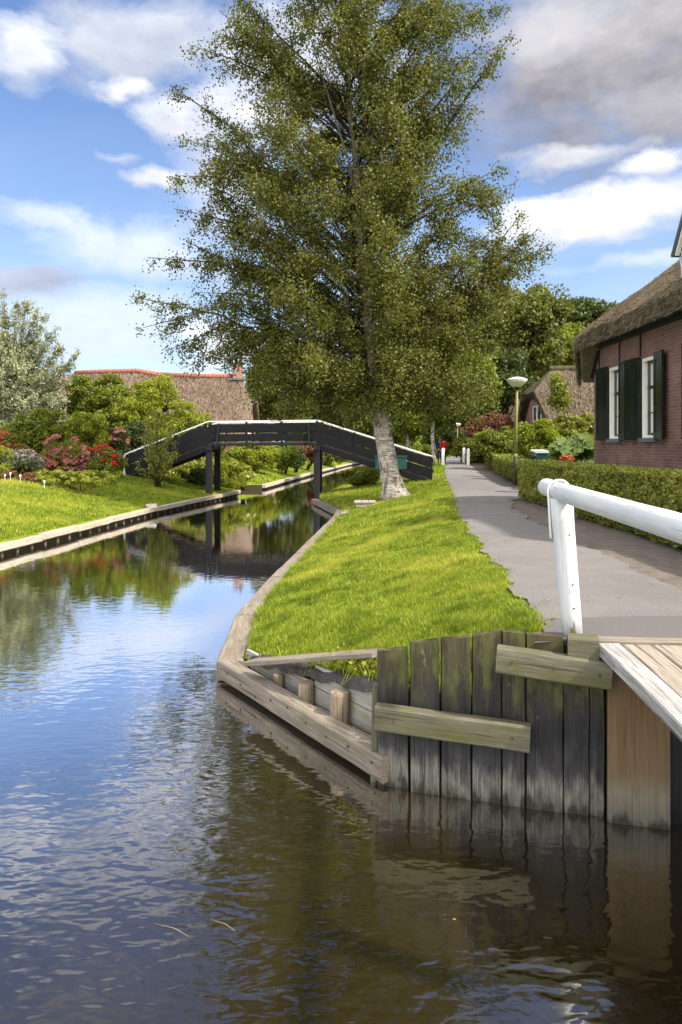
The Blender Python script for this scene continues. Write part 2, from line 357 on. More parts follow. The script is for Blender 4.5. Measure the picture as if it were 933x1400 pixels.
# ---------------------------------------------------------------- mesh building
class MB:
    def __init__(s): s.v = []; s.f = []; s.loc = []
    def add(s, verts, faces, loc=None):
        o = len(s.v); s.v += [tuple(map(float, p)) for p in verts]
        s.f += [tuple(i+o for i in f) for f in faces]
        off = random.uniform(0, 50)
        s.loc += [tuple(map(float, p)) for p in loc] if loc is not None else [(p[0]+off, p[1]+off, p[2]) for p in verts]
        return s
    def beam(s, p0, p1, w, h, up=(0,0,1), b=.006, jit=0.0, off=None, nseg=1, w1=None, h1=None):
        """box from p0 to p1 (axis through its centre), w sideways, h along up; chamfered long edges"""
        p0, p1 = Vector(p0), Vector(p1); d = (p1-p0); L = d.length; d.normalize()
        up = Vector(up); sd = d.cross(up).normalized(); u = sd.cross(d).normalized()
        o = random.uniform(0, 60) if off is None else off
        V, LC = [], []
        b = min(b, w*.3, h*.3)
        w1 = w1 or w; h1 = h1 or h
        for k in range(nseg+1):
            t = k/nseg; c = p0+d*(L*t)
            ww = w+(w1-w)*t; hh = h+(h1-h)*t
            c = c+sd*random.uniform(-jit, jit)+u*random.uniform(-jit, jit)*.6
            for a, e in ((-ww/2+b,-hh/2),(ww/2-b,-hh/2),(ww/2,-hh/2+b),(ww/2,hh/2-b),(ww/2-b,hh/2),(-ww/2+b,hh/2),(-ww/2,hh/2-b),(-ww/2,-hh/2+b)):
                V.append(c+sd*a+u*e); LC.append((L*t+o, a+o*.37, e+o*.73))
        Fc = []
        for k in range(nseg):
            for i in range(8):
                j = (i+1) % 8; Fc.append((k*8+i, k*8+j, k*8+8+j, k*8+8+i))
        Fc.append(tuple(range(7,-1,-1))); Fc.append(tuple(nseg*8+i for i in range(8)))
        return s.add(V, Fc, LC)
    def box(s, lo, hi, b=.004):
        lo, hi = Vector(lo), Vector(hi); c = (lo+hi)/2; d = hi-lo
        return s.beam((c.x, lo.y, c.z), (c.x, hi.y, c.z), d.x, d.z, b=b)
    def tube(s, pts, rad, n=10, cap=True, jit=0):
        pts = [Vector(p) for p in pts]; V, LC, Fc = [], [], []
        o = random.uniform(0, 60); L = 0
        ref = Vector((1,.3,.2))
        for k, p in enumerate(pts):
            if k: L += (p-pts[k-1]).length
            d = (pts[min(k+1,len(pts)-1)]-pts[max(k-1,0)]).normalized()
            a = d.cross(ref)
            if a.length < .15: a = d.cross(Vector((0,1,.1)))
            a.normalize(); e = d.cross(a).normalized()
            r = rad[k] if isinstance(rad, (list,tuple)) else rad
            for i in range(n):
                t = 2*math.pi*i/n; rr = r*(1+random.uniform(-jit, jit))
                V.append(p+a*math.cos(t)*rr+e*math.sin(t)*rr); LC.append((L+o, math.cos(t)*r+o, math.sin(t)*r))
        for k in range(len(pts)-1):
            for i in range(n):
                j = (i+1) % n; Fc.append((k*n+i, k*n+j, k*n+n+j, k*n+n+i))
        if cap: Fc.append(tuple(range(n-1,-1,-1))); Fc.append(tuple((len(pts)-1)*n+i for i in range(n)))
        return s.add(V, Fc, LC)
    def lathe(s, c, prof, n=24):
        V, Fc = [], []
        for r, z in prof:
            for i in range(n):
                t = 2*math.pi*i/n; V.append((c[0]+r*math.cos(t), c[1]+r*math.sin(t), c[2]+z))
        for k in range(len(prof)-1):
            for i in range(n):
                j = (i+1) % n; Fc.append((k*n+i, k*n+j, k*n+n+j, k*n+n+i))
        Fc.append(tuple(range(n-1,-1,-1))); Fc.append(tuple((len(prof)-1)*n+i for i in range(n)))
        return s.add(V, Fc)
    def build(s, name, mat, parent=None, smooth=False, origin=None):
        return link_mesh(name, np.array(s.v), s.f, mat, parent, smooth, origin, np.array(s.loc))

def origin_of(parent):
    o = Vector((0,0,0))
    while parent is not None: o += parent.location; parent = parent.parent
    return o

def link_mesh(name, V, faces, mat, parent=None, smooth=False, origin=None, loc=None):
    V = np.asarray(V, float)
    if parent is not None: org = np.array(origin_of(parent))
    elif origin is not None: org = np.array(origin, float)
    else: org = np.array([(V[:,0].min()+V[:,0].max())/2, (V[:,1].min()+V[:,1].max())/2, V[:,2].min()])
    me = bpy.data.meshes.new(name)
    if isinstance(faces, np.ndarray):
        k = faces.shape[1]; nf = len(faces)
        me.vertices.add(len(V)); me.vertices.foreach_set('co', (V-org).astype(np.float32).ravel())
        me.loops.add(nf*k); me.loops.foreach_set('vertex_index', faces.astype(np.int32).ravel())
        me.polygons.add(nf); me.polygons.foreach_set('loop_start', np.arange(0, nf*k, k, dtype=np.int32))
        me.update(calc_edges=True); me.validate()
    else:
        me.from_pydata([tuple(p) for p in (V-org)], [], faces); me.update()
    if loc is not None and len(loc) == len(V):
        a = me.attributes.new('loc', 'FLOAT_VECTOR', 'POINT'); a.data.foreach_set('vector', loc.astype(np.float32).ravel())
    for m in (mat if isinstance(mat, (list, tuple)) else [mat]): me.materials.append(m)
    if smooth: me.polygons.foreach_set('use_smooth', [True]*len(me.polygons))
    ob = bpy.data.objects.new(name, me); COL.objects.link(ob)
    if parent is not None: ob.parent = parent
    else: ob.location = Vector(org)
    return ob

def tag(o, label, cat, group=None, kind=None):
    if label: o['label'] = label
    if cat: o['category'] = cat
    if group: o['group'] = group
    if kind: o['kind'] = kind
    return o
def thing(name, label, cat, loc, group=None):
    o = bpy.data.objects.new(name, None); COL.objects.link(o); o.location = loc; o.empty_display_size = .2
    return tag(o, label, cat, group)
def dup(root, loc, label=None, rotz=None, scale=None):
    r = root.copy(); COL.objects.link(r); r.location = loc
    if label: r['label'] = label
    if rotz is not None: r.rotation_euler = (0,0,rotz)
    if scale is not None: r.scale = scale if not isinstance(scale, (int,float)) else (scale,)*3
    for ch in list(root.children):
        c = ch.copy(); COL.objects.link(c); c.parent = r
        for g in list(ch.children):
            d = g.copy(); COL.objects.link(d); d.parent = c
    return r

def norm(a): return a/np.maximum(np.linalg.norm(a, axis=1, keepdims=True), 1e-9)
def leaves(name, P, size, mat, parent=None, N=None, aspect=.65, nbias=.6, axis=None, origin=None):
    """one mesh of separate leaf faces centred on P"""
    n = len(P); P = np.asarray(P, float)
    D = rng.normal(size=(n,3))
    if N is not None: D = norm(D)+N*nbias
    D = norm(D)
    if axis is None: A = rng.normal(size=(n,3))
    else: A = axis+rng.normal(size=(n,3))*.35
    U = norm(A-D*np.sum(A*D, 1, keepdims=True)); W = np.cross(D, U)
    s = (size*(.65+.7*rng.random(n)))[:,None]
    V = np.empty((n*4,3)); V[0::4] = P+U*s; V[1::4] = P+W*s*aspect+D*s*.12; V[2::4] = P-U*s; V[3::4] = P-W*s*aspect+D*s*.12
    return link_mesh(name, V, np.arange(n*4).reshape(n,4), mat, parent, False, origin)

def clumps(ells, nc, cr, nl, shell=.45, flat=.75):
    """leaf points in nc clumps spread through ellipsoids (cx,cy,cz,rx,ry,rz)"""
    E = np.array(ells, float); vol = E[:,3]*E[:,4]*E[:,5]; pr = vol**.7; pr /= pr.sum()
    idx = rng.choice(len(E), nc, p=pr)
    d = norm(rng.normal(size=(nc,3))); r = (shell+(1-shell)*rng.random(nc)**.6)[:,None]
    C = E[idx,:3]+d*r*E[idx,3:]
    cs = cr*(.6+.8*rng.random(nc))
    k = rng.integers(0, nc, nl)
    q = norm(rng.normal(size=(nl,3)))
    rr = (rng.random(nl)**.45)[:,None]*cs[k][:,None]
    off = q*rr; off[:,2] *= flat
    P = C[k]+off
    return P, q, C

def crown(name, ells, nc, cr, nl, size, mat, parent, **kw):
    ax = kw.pop('axis', None); asp = kw.pop('aspect', .65)
    P, q, C = clumps(ells, nc, cr, nl, **kw)
    zmin = kw.get('zmin')
    leaves(name, P, size, mat, parent, q, asp, .7, axis=ax)
    return C

def limbs(mb, base, C, trunk_top, r0, n, zfrac=.35):
    base = Vector(base); top = Vector(trunk_top)
    pts = [base.lerp(top, t)+Vector((random.uniform(-1,1),random.uniform(-1,1),0))*.03*(top-base).length*(0 if t in (0,) else 1)*.5 for t in (0,.05,.2,.4,.6,.8,1)]
    mb.tube(pts, [r0*1.35, r0*1.05, r0*.95, r0*.8, r0*.6, r0*.4, r0*.15], 9)
    for c in C[:n]:
        c = Vector(c); f = min(.9, max(.42, (c.z-base.z)/max(.1, top.z-base.z)-random.uniform(.1,.3)))
        k = f*(len(pts)-1); i = int(k); s0 = pts[i].lerp(pts[min(i+1,len(pts)-1)], k-i)
        mid = s0.lerp(c, .5)+Vector((0,0,.06*(c-s0).length))
        r = r0*(1-f)*.45+.012
        mb.tube([s0, mid, c], [r, r*.6, r*.2], 5)

def tree(name, label, cat, base, ells, nc, cr, nl, size, leaf, bark='bark', r0=.18, nl_limbs=14, group=None, aspect=.65, axis=None, shell=.45, flat=.75):
    t = thing(name, label, cat, base, group)
    E = [(base[0]+e[0], base[1]+e[1], base[2]+e[2], e[3], e[4], e[5]) for e in ells]
    C = crown('crown', E, nc, cr, nl, size, M[leaf], t, aspect=aspect, axis=axis, shell=shell, flat=flat)
    mb = MB(); zt = max(e[2]+e[5]*.7 for e in E)
    limbs(mb, base, [tuple(c) for c in C], (base[0]+(ells[0][0])*.8, base[1]+ells[0][1]*.8, zt), r0, nl_limbs)
    mb.build('trunk', M[bark], t, True)
    return t
def shrub(name, label, cat, base, ells, nc, cr, nl, size, leaf, group=None, **kw):
    kw.setdefault('r0', .05)
    t = thing(name, label, cat, base, group)
    E = [(base[0]+e[0], base[1]+e[1], base[2]+e[2], e[3], e[4], e[5]) for e in ells]
    P, q, C = clumps(E, nc, cr, nl, kw.get('shell', .55), kw.get('flat', .8))
    k = P[:,2] > base[2]-.05
    leaves('foliage', P[k], size, M[leaf], t, q[k], kw.get('aspect', .6), .7, axis=kw.get('axis'))
    mb = MB()
    for c in C[:8]:
        c = Vector(c); b = Vector(base)+Vector((random.uniform(-.1,.1), random.uniform(-.1,.1), -.05))
        mb.tube([b, b.lerp(c,.5)+Vector((0,0,.08)), c], [kw['r0'], kw['r0']*.6, kw['r0']*.2], 5)
    mb.build('stems', M['twig'], t, True)
    return t
# ================================================================= camera, light, sky
cam = bpy.data.cameras.new('camera'); cam.sensor_fit = 'AUTO'; cam.sensor_width = 36
cam.lens = 36*F/1400; cam.shift_y = -(700-HY)/1400; cam.clip_end = 3000; cam.clip_start = .05
co = bpy.data.objects.new('camera', cam); COL.objects.link(co); co.location = (0,0,CZ); co.rotation_euler = (R_(90),0,0)
SC.camera = co
SC.view_settings.view_transform = 'Standard'; SC.view_settings.look = 'None'; SC.view_settings.gamma = 1
SC.view_settings.exposure = 1.1
AZ, EL = R_(118), R_(48)
sd = Vector((math.sin(AZ)*math.cos(EL), math.cos(AZ)*math.cos(EL), math.sin(EL)))
sl = bpy.data.lights.new('sun', 'SUN'); sl.energy = 3.8; sl.angle = R_(2.2); sl.color = (1,.93,.82)
so = bpy.data.objects.new('sun', sl); COL.objects.link(so); so.rotation_euler = sd.to_track_quat('Z','Y').to_euler(); so.location = (30,0,40)

def world():
    w = bpy.data.worlds.new('World'); SC.world = w; w.use_nodes = True
    s = NT.__new__(NT); s.t = w.node_tree; s.t.nodes.clear(); s.m = None
    out = s.n('ShaderNodeOutputWorld'); bg = s.n('ShaderNodeBackground'); bg.inputs['Strength'].default_value = .1
    s.t.links.new(bg.outputs[0], out.inputs[0])
    sky = s.n('ShaderNodeTexSky', sky_type='NISHITA'); sky.sun_disc = False
    sky.sun_elevation = EL; sky.sun_rotation = AZ; sky.air_density = 1.0; sky.dust_density = .6; sky.ozone_density = 2.0
    base = s.mix(1., sky.outputs[0], (.74, 1.01, 1.32), 'MULTIPLY')
    D = s.n('ShaderNodeTexCoord').outputs['Generated']
    x, y, z = s.sep(D)
    ay = s.math('ABSOLUTE', y)
    a0 = s.math('ARCTAN2', x, ay); e0 = s.math('ARCSINE', z)
    # warp
    mp = s.n('ShaderNodeMapping'); s.t.links.new(D, mp.inputs['Vector']); mp.inputs['Scale'].default_value = (1,1,1.9)
    V = mp.outputs[0]
    wn = s.noise(V, 5.0, 5, .6, color=True); wx, wy, wz = s.sep(wn)
    a = s.math('ADD', a0, s.math('MULTIPLY', s.math('SUBTRACT', wx, .5), .16))
    e = s.math('ADD', e0, s.math('MULTIPLY', s.math('SUBTRACT', wy, .5), .09))
    f1 = s.noise(V, 8.0, 9, .6, .3); f2 = s.noise(V, 3.2, 5, .5); f3 = s.noise(V, 13., 5, .6)
    # pale veil towards the horizon
    veil = s.math('MULTIPLY', s.ramp(e0, [(0., .75), (.14, .55), (.30, .26), (.45, .08)]), s.ramp(f2, [(.3,.55),(.65,1.)]))
    col = s.mix(veil, base, (6.6, 7.2, 8.2))
    # general broken cloud high up; overbright zenith and rear cloud added as fill light
    hi = s.math('MULTIPLY', s.ramp(e0, [(.50, 0.), (.66, 1.)]), s.ramp(f2, [(.36, 0.), (.62, .85)]))
    col = s.mix(hi, col, s.mix(s.ramp(f1, [(.3,0.),(.7,1.)]), (2.6,2.8,3.4), (5.2,5.3,5.8)))
    zen_fill = s.math('MULTIPLY', s.ramp(e0, [(.78, 0.), (1.0, 1.)]), s.ramp(f2, [(.36,.5),(.55,1.)]))
    col = s.mix(zen_fill, col, (15,15,15.8))
    back_fill = s.math('MULTIPLY', s.ramp(y, [(0.,0.),(1.,0.)]) if False else s.math('LESS_THAN', y, -.2), s.ramp(f2, [(.36,.55),(.55,1.)]))
    col = s.mix(back_fill, col, (23,22.6,22.4))
    def cloud(px, py, rx, ry, lo, hiC, amt=.9, soft=(.2,.72), w=1.35):
        nonlocal col
        u, v = (px-HX)/F, (HY-py)/F
        A = math.atan(u); E = math.atan(v/math.sqrt(1+u*u))
        da = s.math('DIVIDE', s.math('SUBTRACT', a, A), rx/F/(1+u*u)); de = s.math('DIVIDE', s.math('SUBTRACT', e, E), ry/F/(1+v*v))
        d = s.math('ADD', s.math('MULTIPLY', da, da), s.math('MULTIPLY', de, de))
        m = s.math('ADD', s.math('SUBTRACT', 1.0, s.math('SQRT', d)), s.math('MULTIPLY', s.math('SUBTRACT', f1, .5), w))
        mk = s.ramp(m, [(soft[0], 0.), (soft[1], amt)])
        tone = s.math('ADD', s.math('MULTIPLY', de, .35), s.math('MULTIPLY', f3, 1.0))
        cc = s.mix(s.ramp(tone, [(.25, 0.), (.8, 1.)]), lo, hiC)
        col = s.mix(mk, col, cc)
    W = (8.6,8.6,8.8); G = (3.3,3.2,3.5); LG = (5.3,5.3,5.7); DG = (2.2,2.15,2.4)
    cloud(190, 60, 190, 130, (3.9,4.2,5.0), (6.3,6.5,7.0), .85)
    cloud(30, 75, 75, 75, (5.0,5.3,6.0), W, .9)
    cloud(175, 130, 60, 32, LG, (9.2,9.1,9.0), .85)
    cloud(235, 165, 75, 50, LG, (8.2,8.2,8.4), .8)
    cloud(215, 245, 80, 26, LG, W, .85)
    cloud(150, 210, 60, 18, LG, W, .4)
    cloud(170, 345, 190, 60, (5.8,6.2,7.0), (7.6,7.9,8.5), .68)
    cloud(60, 300, 90, 30, (5.8,6.2,7.0), (8.2,8.4,8.8), .5)
    cloud(40, 385, 110, 32, (3.1,3.2,3.9), (4.6,4.7,5.4), .8)
    cloud(150, 450, 210, 70, (5.2,5.7,6.8), (7.0,7.3,8.0), .7)
    cloud(320, 250, 120, 200, LG, W, .6)
    cloud(430, 120, 190, 170, LG, W, .75)
    cloud(335, 480, 120, 50, (7,7.2,7.6), (9,9,9.2), .8)
    cloud(850, 80, 320, 195, DG, (4.7,4.45,4.55), .97, (.05,.65))
    cloud(760, 30, 150, 60, LG, (6.6,6.3,6.2), .6)
    cloud(900, 150, 150, 50, G, (4.3,4.2,4.5), .8)
    cloud(790, 212, 120, 26, LG, (7.8,7.8,8), .75)
    cloud(905, 225, 60, 26, LG, W, .9)
    cloud(830, 290, 230, 46, (6.2,6.2,6.4), (9.0,8.8,8.6), .95, (.1,.6))
    cloud(715, 275, 90, 26, (6.2,6.2,6.4), (8.4,8.4,8.4), .75)
    cloud(870, 355, 120, 22, (6.2,6.6,7.2), (7.8,7.9,8.2), .5)
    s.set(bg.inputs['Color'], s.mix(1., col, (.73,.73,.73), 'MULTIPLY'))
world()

# ================================================================= ground, canal, path
WZ = -1.1
def tab(T): 
    T = sorted(T); a = np.array(T); return lambda y: np.interp(y, a[:,0], a[:,1])
Lf = tab([(-60,-10.5),(5,-8.9),(12,-8.35),(17,-7.95),(21.1,-7.55),(27.7,-6.95),(38.0,-5.2),(38.25,-12),(43.3,-12),(43.55,-4.55),(70,-1.85),(96,1.05),(125,6),(150,11)])
def wallx(y): return .76-.565*(y-5.71)/.825
Rf = tab([(5.1,2.40),(5.72,.46),(5.9,wallx(5.9)+.02),(7.97,-.80),(8.15,-1.07),(10.26,-1.19),(13.3,-.98),(16.2,-.71),(24.8,.03),(26.7,.13),(32.8,-1.0),(33.6,-1.0),(36,-.7),(42,.3),(52,1.9),(70,4.2),(96,7.8),(125,12.3),(150,17)])
PL = tab([(5.1,1.40),(5.75,1.55),(7,1.72),(8.5,1.9),(12,2.2),(16.7,2.65),(21.4,3.3),(24,3.65),(31,4.5),(38,5.4),(45,6.45),(60,8.1),(90,13.2),(150,24)])
PR = tab([(5.1,3.45),(7.6,3.48),(9.5,3.58),(11.7,3.73),(13.5,3.83),(15.6,3.95),(18,4.25),(20.3,4.75),(22,5.7),(25,6.35),(29,6.15),(34,6.8),(40,7.3),(45,7.95),(60,9.8),(90,15.2),(150,26)])
ZP = tab([(0,.12),(5.5,.11),(7,.07),(9,.02),(12,0),(32,0),(38,.12),(45,.42),(48,.42),(60,.15),(80,.1),(600,.1)])
ZE = tab([(5.1,-.30),(5.9,-.40),(7.97,-.85),(9,-.84),(30,-.82),(60,-.75),(150,-.7)])
def vnoise(x, y, s=1.):
    return (np.sin(x*1.7*s+1.3)*np.cos(y*1.3*s+.5)+.5*np.sin(x*3.9*s+y*2.7*s)+.35*np.cos(x*7.1*s-y*5.3*s+2))/1.85
def zr(x, y):
    x = np.asarray(x, float); y = np.asarray(y, float)
    r, p, q = Rf(y), PL(y), PR(y); t = np.clip((x-r)/np.maximum(p-r,.05), 0, 1)
    zl = ZE(y)+(ZP(y)-.012-ZE(y))*(t**.85)+.025*vnoise(x,y,1.5)*np.sin(np.pi*t)
    z = np.where(x < p, zl, ZP(y)-.03)
    u = np.clip((x-q)/1.2, 0, 1)
    z = np.where(x > q, ZP(y)-.012+.015*vnoise(x,y,3)*u, z)
    g = np.clip((x-5.6)/2.0, 0, 1)*np.clip((21-y)/1.0, 0, 1)*.45
    return z+np.where(x > q, g, 0)
def zl(x, y):
    d = np.maximum(Lf(y)-x, 0); d = np.where((y>38.1)&(y<43.5), np.maximum(-12-x,0), d)
    t = np.clip(d/5.2, 0, 1); t = t*t*(3-2*t)*.6+t*.4
    return -.80+t*1.02+.03*vnoise(x,y,.8)*np.clip(d,0,1)
def sheet(name, rows, colfun, zfun, mats, matfun):
    V, Fc, mi = [], [], []
    nC = None
    for y in rows:
        xs, zs = colfun(y); nC = len(xs); V += [(x, y, z) for x, z in zip(xs, zs)]
    for i in range(len(rows)-1):
        for j in range(nC-1):
            Fc.append((i*nC+j, i*nC+j+1, (i+1)*nC+j+1, (i+1)*nC+j)); mi.append(matfun(j))
    ob = link_mesh(name, np.array(V), Fc, mats, None, True, origin=(0,0,0))
    ob.data.polygons.foreach_set('material_index', mi); ob['kind'] = 'structure'
    return ob
yr = np.concatenate([np.arange(5.1,9,.1), np.arange(9,30,.3), np.arange(30,60,.8), [62,66,70,76,83,90,96,105,115,125,137,150,170,200,260,350,500,700,1000]])
def cr_(y):
    r, p, q = float(Rf(y)), float(PL(y)), float(PR(y)); p = max(p, r+.1); q = max(q, p+.3)
    xs = [r-.02, r-.01]+list(np.linspace(r, p, 22))+list(np.linspace(p+.02, q-.02, 6))+list(np.linspace(q, q+1.3, 7))+[q+1.8,q+2.4,q+3.2,q+4.4,q+6,q+9,q+14,q+25,q+50,q+120,q+400,q+1200]
    zs = list(zr(xs, [y]*len(xs))); zs[0] = -2.2; zs[1] = -2.2; zs[1] = zs[2]-.03
    return xs, zs
rg = sheet('ground', yr, cr_, zr, [M['lawn'], M['earth'], M['garden'], M['bed']], lambda j: 3 if j == 0 else 0 if j < 23 else 1 if j < 36 else 2)
# front skirt of the right bank behind the piling
mb = MB(); xs, zs = cr_(5.1)
mb.add([(x,5.1,z) for x,z in zip(xs,zs)]+[(x,5.1,-2.2) for x in xs], [(i,i+1,len(xs)+i+1,len(xs)+i) for i in range(len(xs)-1)])
ob = mb.build('ground', M['bed'], origin=(0,0,0)); ob['kind'] = 'structure'
yl = np.concatenate([[-60,-30,-10,0,5,9,12,15], np.arange(16,50,.45), np.arange(50,70,1.2), [73,78,84,90,96,105,115,125,137,150,170,200,260,350,500,700,1000]])
yl = np.sort(np.concatenate([yl, [38.0,38.05,38.25,43.3,43.35,43.55]])); yl = np.unique(np.round(yl,3))
def cl_(y):
    l = float(Lf(y))-.16; ds = [0,.15,.3,.5,.8,1.2,1.7,2.3,3,3.8,4.7,5.7,6.8,8,10,13,17,23,32,50,90,200,600,1500]
    xs = [l+.02, l+.01]+[l-d for d in ds]; xs = xs[::-1]
    zs = list(zl(np.array(xs), np.array([y]*len(xs)))); zs[-1] = -2.2; zs[-2] = zs[-3]-.02
    return xs, zs
sheet('ground', yl, cl_, zl, [M['lawn'], M['garden'], M['bed']], lambda j: 2 if j >= 24 else 0 if j > 8 else 1)
mb = MB(); mb.add([(-60,-3.5,0),(60,-3.5,0),(200,-300,0),(-200,-300,0),(-60,-3.5,-2.2),(60,-3.5,-2.2)], [(0,1,2,3),(0,1,5,4)])
ob = mb.build('ground', M['lawn'], origin=(0,0,0)); ob['kind'] = 'structure'
mb = MB(); mb.add([(-70,-70,-2.2),(70,-70,-2.2),(70,170,-2.2),(-70,170,-2.2)], [(0,1,2,3)])
ob = mb.build('canal_bed', M['bed'], origin=(0,0,0)); ob['kind'] = 'structure'
mb = MB(); mb.add([(-40,-60,WZ),(60,-60,WZ),(60,160,WZ),(-40,160,WZ)], [(0,1,2,3)])
ob = mb.build('water', M['water'], origin=(0,0,0)); ob['kind'] = 'structure'
# asphalt path with a ragged edge
V, Fc = [], []
ys = np.concatenate([np.arange(5.2,16,.06), np.arange(16,30,.15), np.arange(30,60,.5), np.arange(60,141,4)])
for y in ys:
    rag = .04*math.sin(y*2.3)+.035*math.sin(y*5.7+1)+.008*random.uniform(-1,1)+.018*math.sin(y*13+1)+.012*math.sin(y*23)
    rag2 = .05*math.sin(y*1.9+2)+.04*math.sin(y*4.9)+.014*random.uniform(-1,1)*(1 if y < 30 else .3)+.02*math.sin(y*11)+.05*vnoise(np.array(y*1.3),np.array(3.1))
    a, b = float(PL(y))+rag, float(PR(y))+rag2
    for k in range(9):
        t = k/8; V.append((a+(b-a)*t, y, float(ZP(y))-.008+.03*math.sin(math.pi*t)**.6))
for i in range(len(ys)-1):
    for k in range(8): Fc.append((i*9+k, i*9+k+1, (i+1)*9+k+1, (i+1)*9+k))
ob = link_mesh('path', np.array(V), Fc, M['asphalt'], None, True, origin=(0,0,0)); ob['kind'] = 'structure'
# pale slab path meeting the far bridge on both banks
mb = MB(); 
mb.add([(4.1,33.3,.0),(4.72,33.3,.012),(4.95,35.2,.012),(4.1,35.2,.0)], [(0,1,2,3)])
ob = mb.build('path', M['asphalt'], origin=(0,0,0)); ob['kind'] = 'structure'
def lz(x,y): return float(zl(np.array([x]),np.array([y]))[0])
mb = MB(); X0 = [(-12.6,34.4),(-10.1,34.3),(-10.1,36.6),(-12.6,36.8)]
mb.add([(x,y,lz(x,y)+.02) for x,y in X0], [(0,1,2,3)])
ob = mb.build('path', M['stone'], origin=(0,0,0)); ob['kind'] = 'structure'

# ---- grass blades
def blades(n, xy, zf, h0, w0):
    x, y = xy; z = zf(x, y)
    n = len(x); h = h0*(.5+rng.random(n)); th = rng.random(n)*6.283; ln = h*(.2+.7*rng.random(n))
    w = w0*(.6+.8*rng.random(n))
    V = np.empty((n*3,3)); cx, sx = np.cos(th), np.sin(th)
    ph = rng.random(n)*6.283
    V[0::3] = np.stack([x-w*cx, y-w*sx, z-.01],1); V[1::3] = np.stack([x+w*cx, y+w*sx, z-.01],1)
    V[2::3] = np.stack([x+ln*np.cos(ph), y+ln*np.sin(ph), z+h],1)
    return V
def lawn_right():
    out = []
    for (n, y0, y1, h, w) in ((160000,5.6,9.5,.042,.004),(140000,9.5,16,.05,.006),(90000,16,28,.065,.010),(26000,28,44,.08,.016)):
        u = rng.random(n); y = y0+(y1-y0)*u; r = Rf(y)+.02; p = PL(y)+.05*np.sin(y*2.3)+.02+.07*np.abs(rng.normal(size=n))*(rng.random(n)<.55)
        x = r+(p-r)*rng.random(n)
        k = (y > 5.75-(x-.3)*.29+.06)
        # worn thin patches
        t = (x-r)/np.maximum(p-r,.05)
        keep = rng.random(n) < np.clip(1.15-.75*(vnoise(x,y,1.1)>.45)-.5*(t>.93),.15,1)
        # bare soil at the foot of the birch
        keep &= rng.random(n) < np.where(x > p-.16+.12*vnoise(x*0,y,2.2), .25, 1.)
        keep &= np.hypot((x-2.2)/1.0, (y-26.3)/.8) > .55+.5*rng.random(n)
        k &= keep
        x, y = x[k], y[k]
        hh = h*(1+.6*vnoise(x,y,2.3))*(1+.5*(np.abs(x-Rf(y))<.12)*(y>8.2))
        out.append(blades(0, (x,y), zr, hh, w))
    V = np.concatenate(out); link_mesh('grass', V, np.arange(len(V)).reshape(-1,3), M['grass'], None, origin=(0,0,0))['kind'] = 'stuff'
lawn_right()
def lawn_left():
    n = 110000; y = 16+rng.random(n)**1.3*24; d = .25+rng.random(n)**1.2*8.5; x = Lf(y)-d
    k = (y<38); x, y = x[k], y[k]
    V = [blades(0, (x,y), zl, .07, .013)]
    n = 22000; y = 43.8+rng.random(n)**1.4*45; x = Lf(y)-.3-rng.random(n)*7
    V.append(blades(0, (x,y), zl, .09, .03))
    V = np.concatenate(V); link_mesh('grass', V, np.arange(len(V)).reshape(-1,3), M['grass'], None, origin=(0,0,0))['kind'] = 'stuff'
lawn_left()

def litter():
    n = 190; y = 5.9+rng.random(n)**1.5*20; x = Rf(y)+.1+(PR(y)+1.0-Rf(y)-.1)*rng.random(n)
    z = np.where((x>PL(y))&(x<PR(y)), ZP(y)+.03, zr(x,y)+np.where(x<PL(y), .045, .012))
    m = 5; yw = 3.4+rng.random(m)**1.6*12; xw = -.3*yw+rng.random(m)*(.33*yw+.6); kw_ = (xw < np.interp(yw,[3,5.5,8.1,16],[1.5,.1,-1.6,-1.2])); x = np.concatenate([x,xw[kw_]]); y = np.concatenate([y,yw[kw_]]); z = np.concatenate([z,0*xw[kw_]+WZ+.004]); n = len(x)
    leaves('fallen_leaves', np.stack([x,y,z],1), .02, M['litter'], None, np.repeat(np.array([[0,0,1.]]),n,0), .6, 4., origin=(0,0,0))['kind'] = 'stuff'
litter()
# ================================================================= timber banks
def bank(name, label, pts, w, h, ztop, side, mat, posts=0, pr=.05, group=None, post_h=.3, seg=2.6):
    """pts: outer front edge, walked so that land lies on SIDE (+1 = to the right of travel)"""
    t = thing(name, label, 'canal edging', (pts[0][0], pts[0][1], WZ), group)
    for i in range(len(pts)-1):
        a, b = Vector((*pts[i],0)), Vector((*pts[i+1],0)); d = (b-a); L = d.length; d.normalize()
        nrm = Vector((d.y,-d.x,0))*side
        k = max(1, round(L/seg)); 
        for j in range(k):
            p = a+d*(L*j/k); q = a+d*(L*(j+1)/k-.012)
            mb = MB(); zz = ztop-h/2+random.uniform(-.012,.012)
            p = p+nrm*(w/2+random.uniform(-.012,.012)); q = q+nrm*(w/2+random.uniform(-.012,.012))
            mb.beam((p.x,p.y,zz),(q.x,q.y,zz+random.uniform(-.01,.01)), w, h, b=.02, jit=.006, nseg=5)
            mb.build('edge_beam', mat, t)
        if posts:
            n = int(L/posts)
            for j in range(n):
                p = a+d*(L*(j+.5)/n)+nrm*(w*.5)
                mb = MB(); mb.tube([(p.x,p.y,-1.6),(p.x,p.y,ztop-h)], pr, 7)
                mb.build('post', M['wood_wet'], t, True)
    # dark sheathing boards set back under the beam
    mb = MB()
    for i in range(len(pts)-1):
        a, b = Vector((*pts[i],0)), Vector((*pts[i+1],0)); d = (b-a).normalized(); nrm = Vector((d.y,-d.x,0))*side*(w*.8)
        mb.beam((a.x+nrm.x,a.y+nrm.y,-1.3),(b.x+nrm.x,b.y+nrm.y,-1.3), .04, 2*(1.3+ztop-h)-.01)
    mb.build('sheathing', M['tar_grey'], t)
    return t
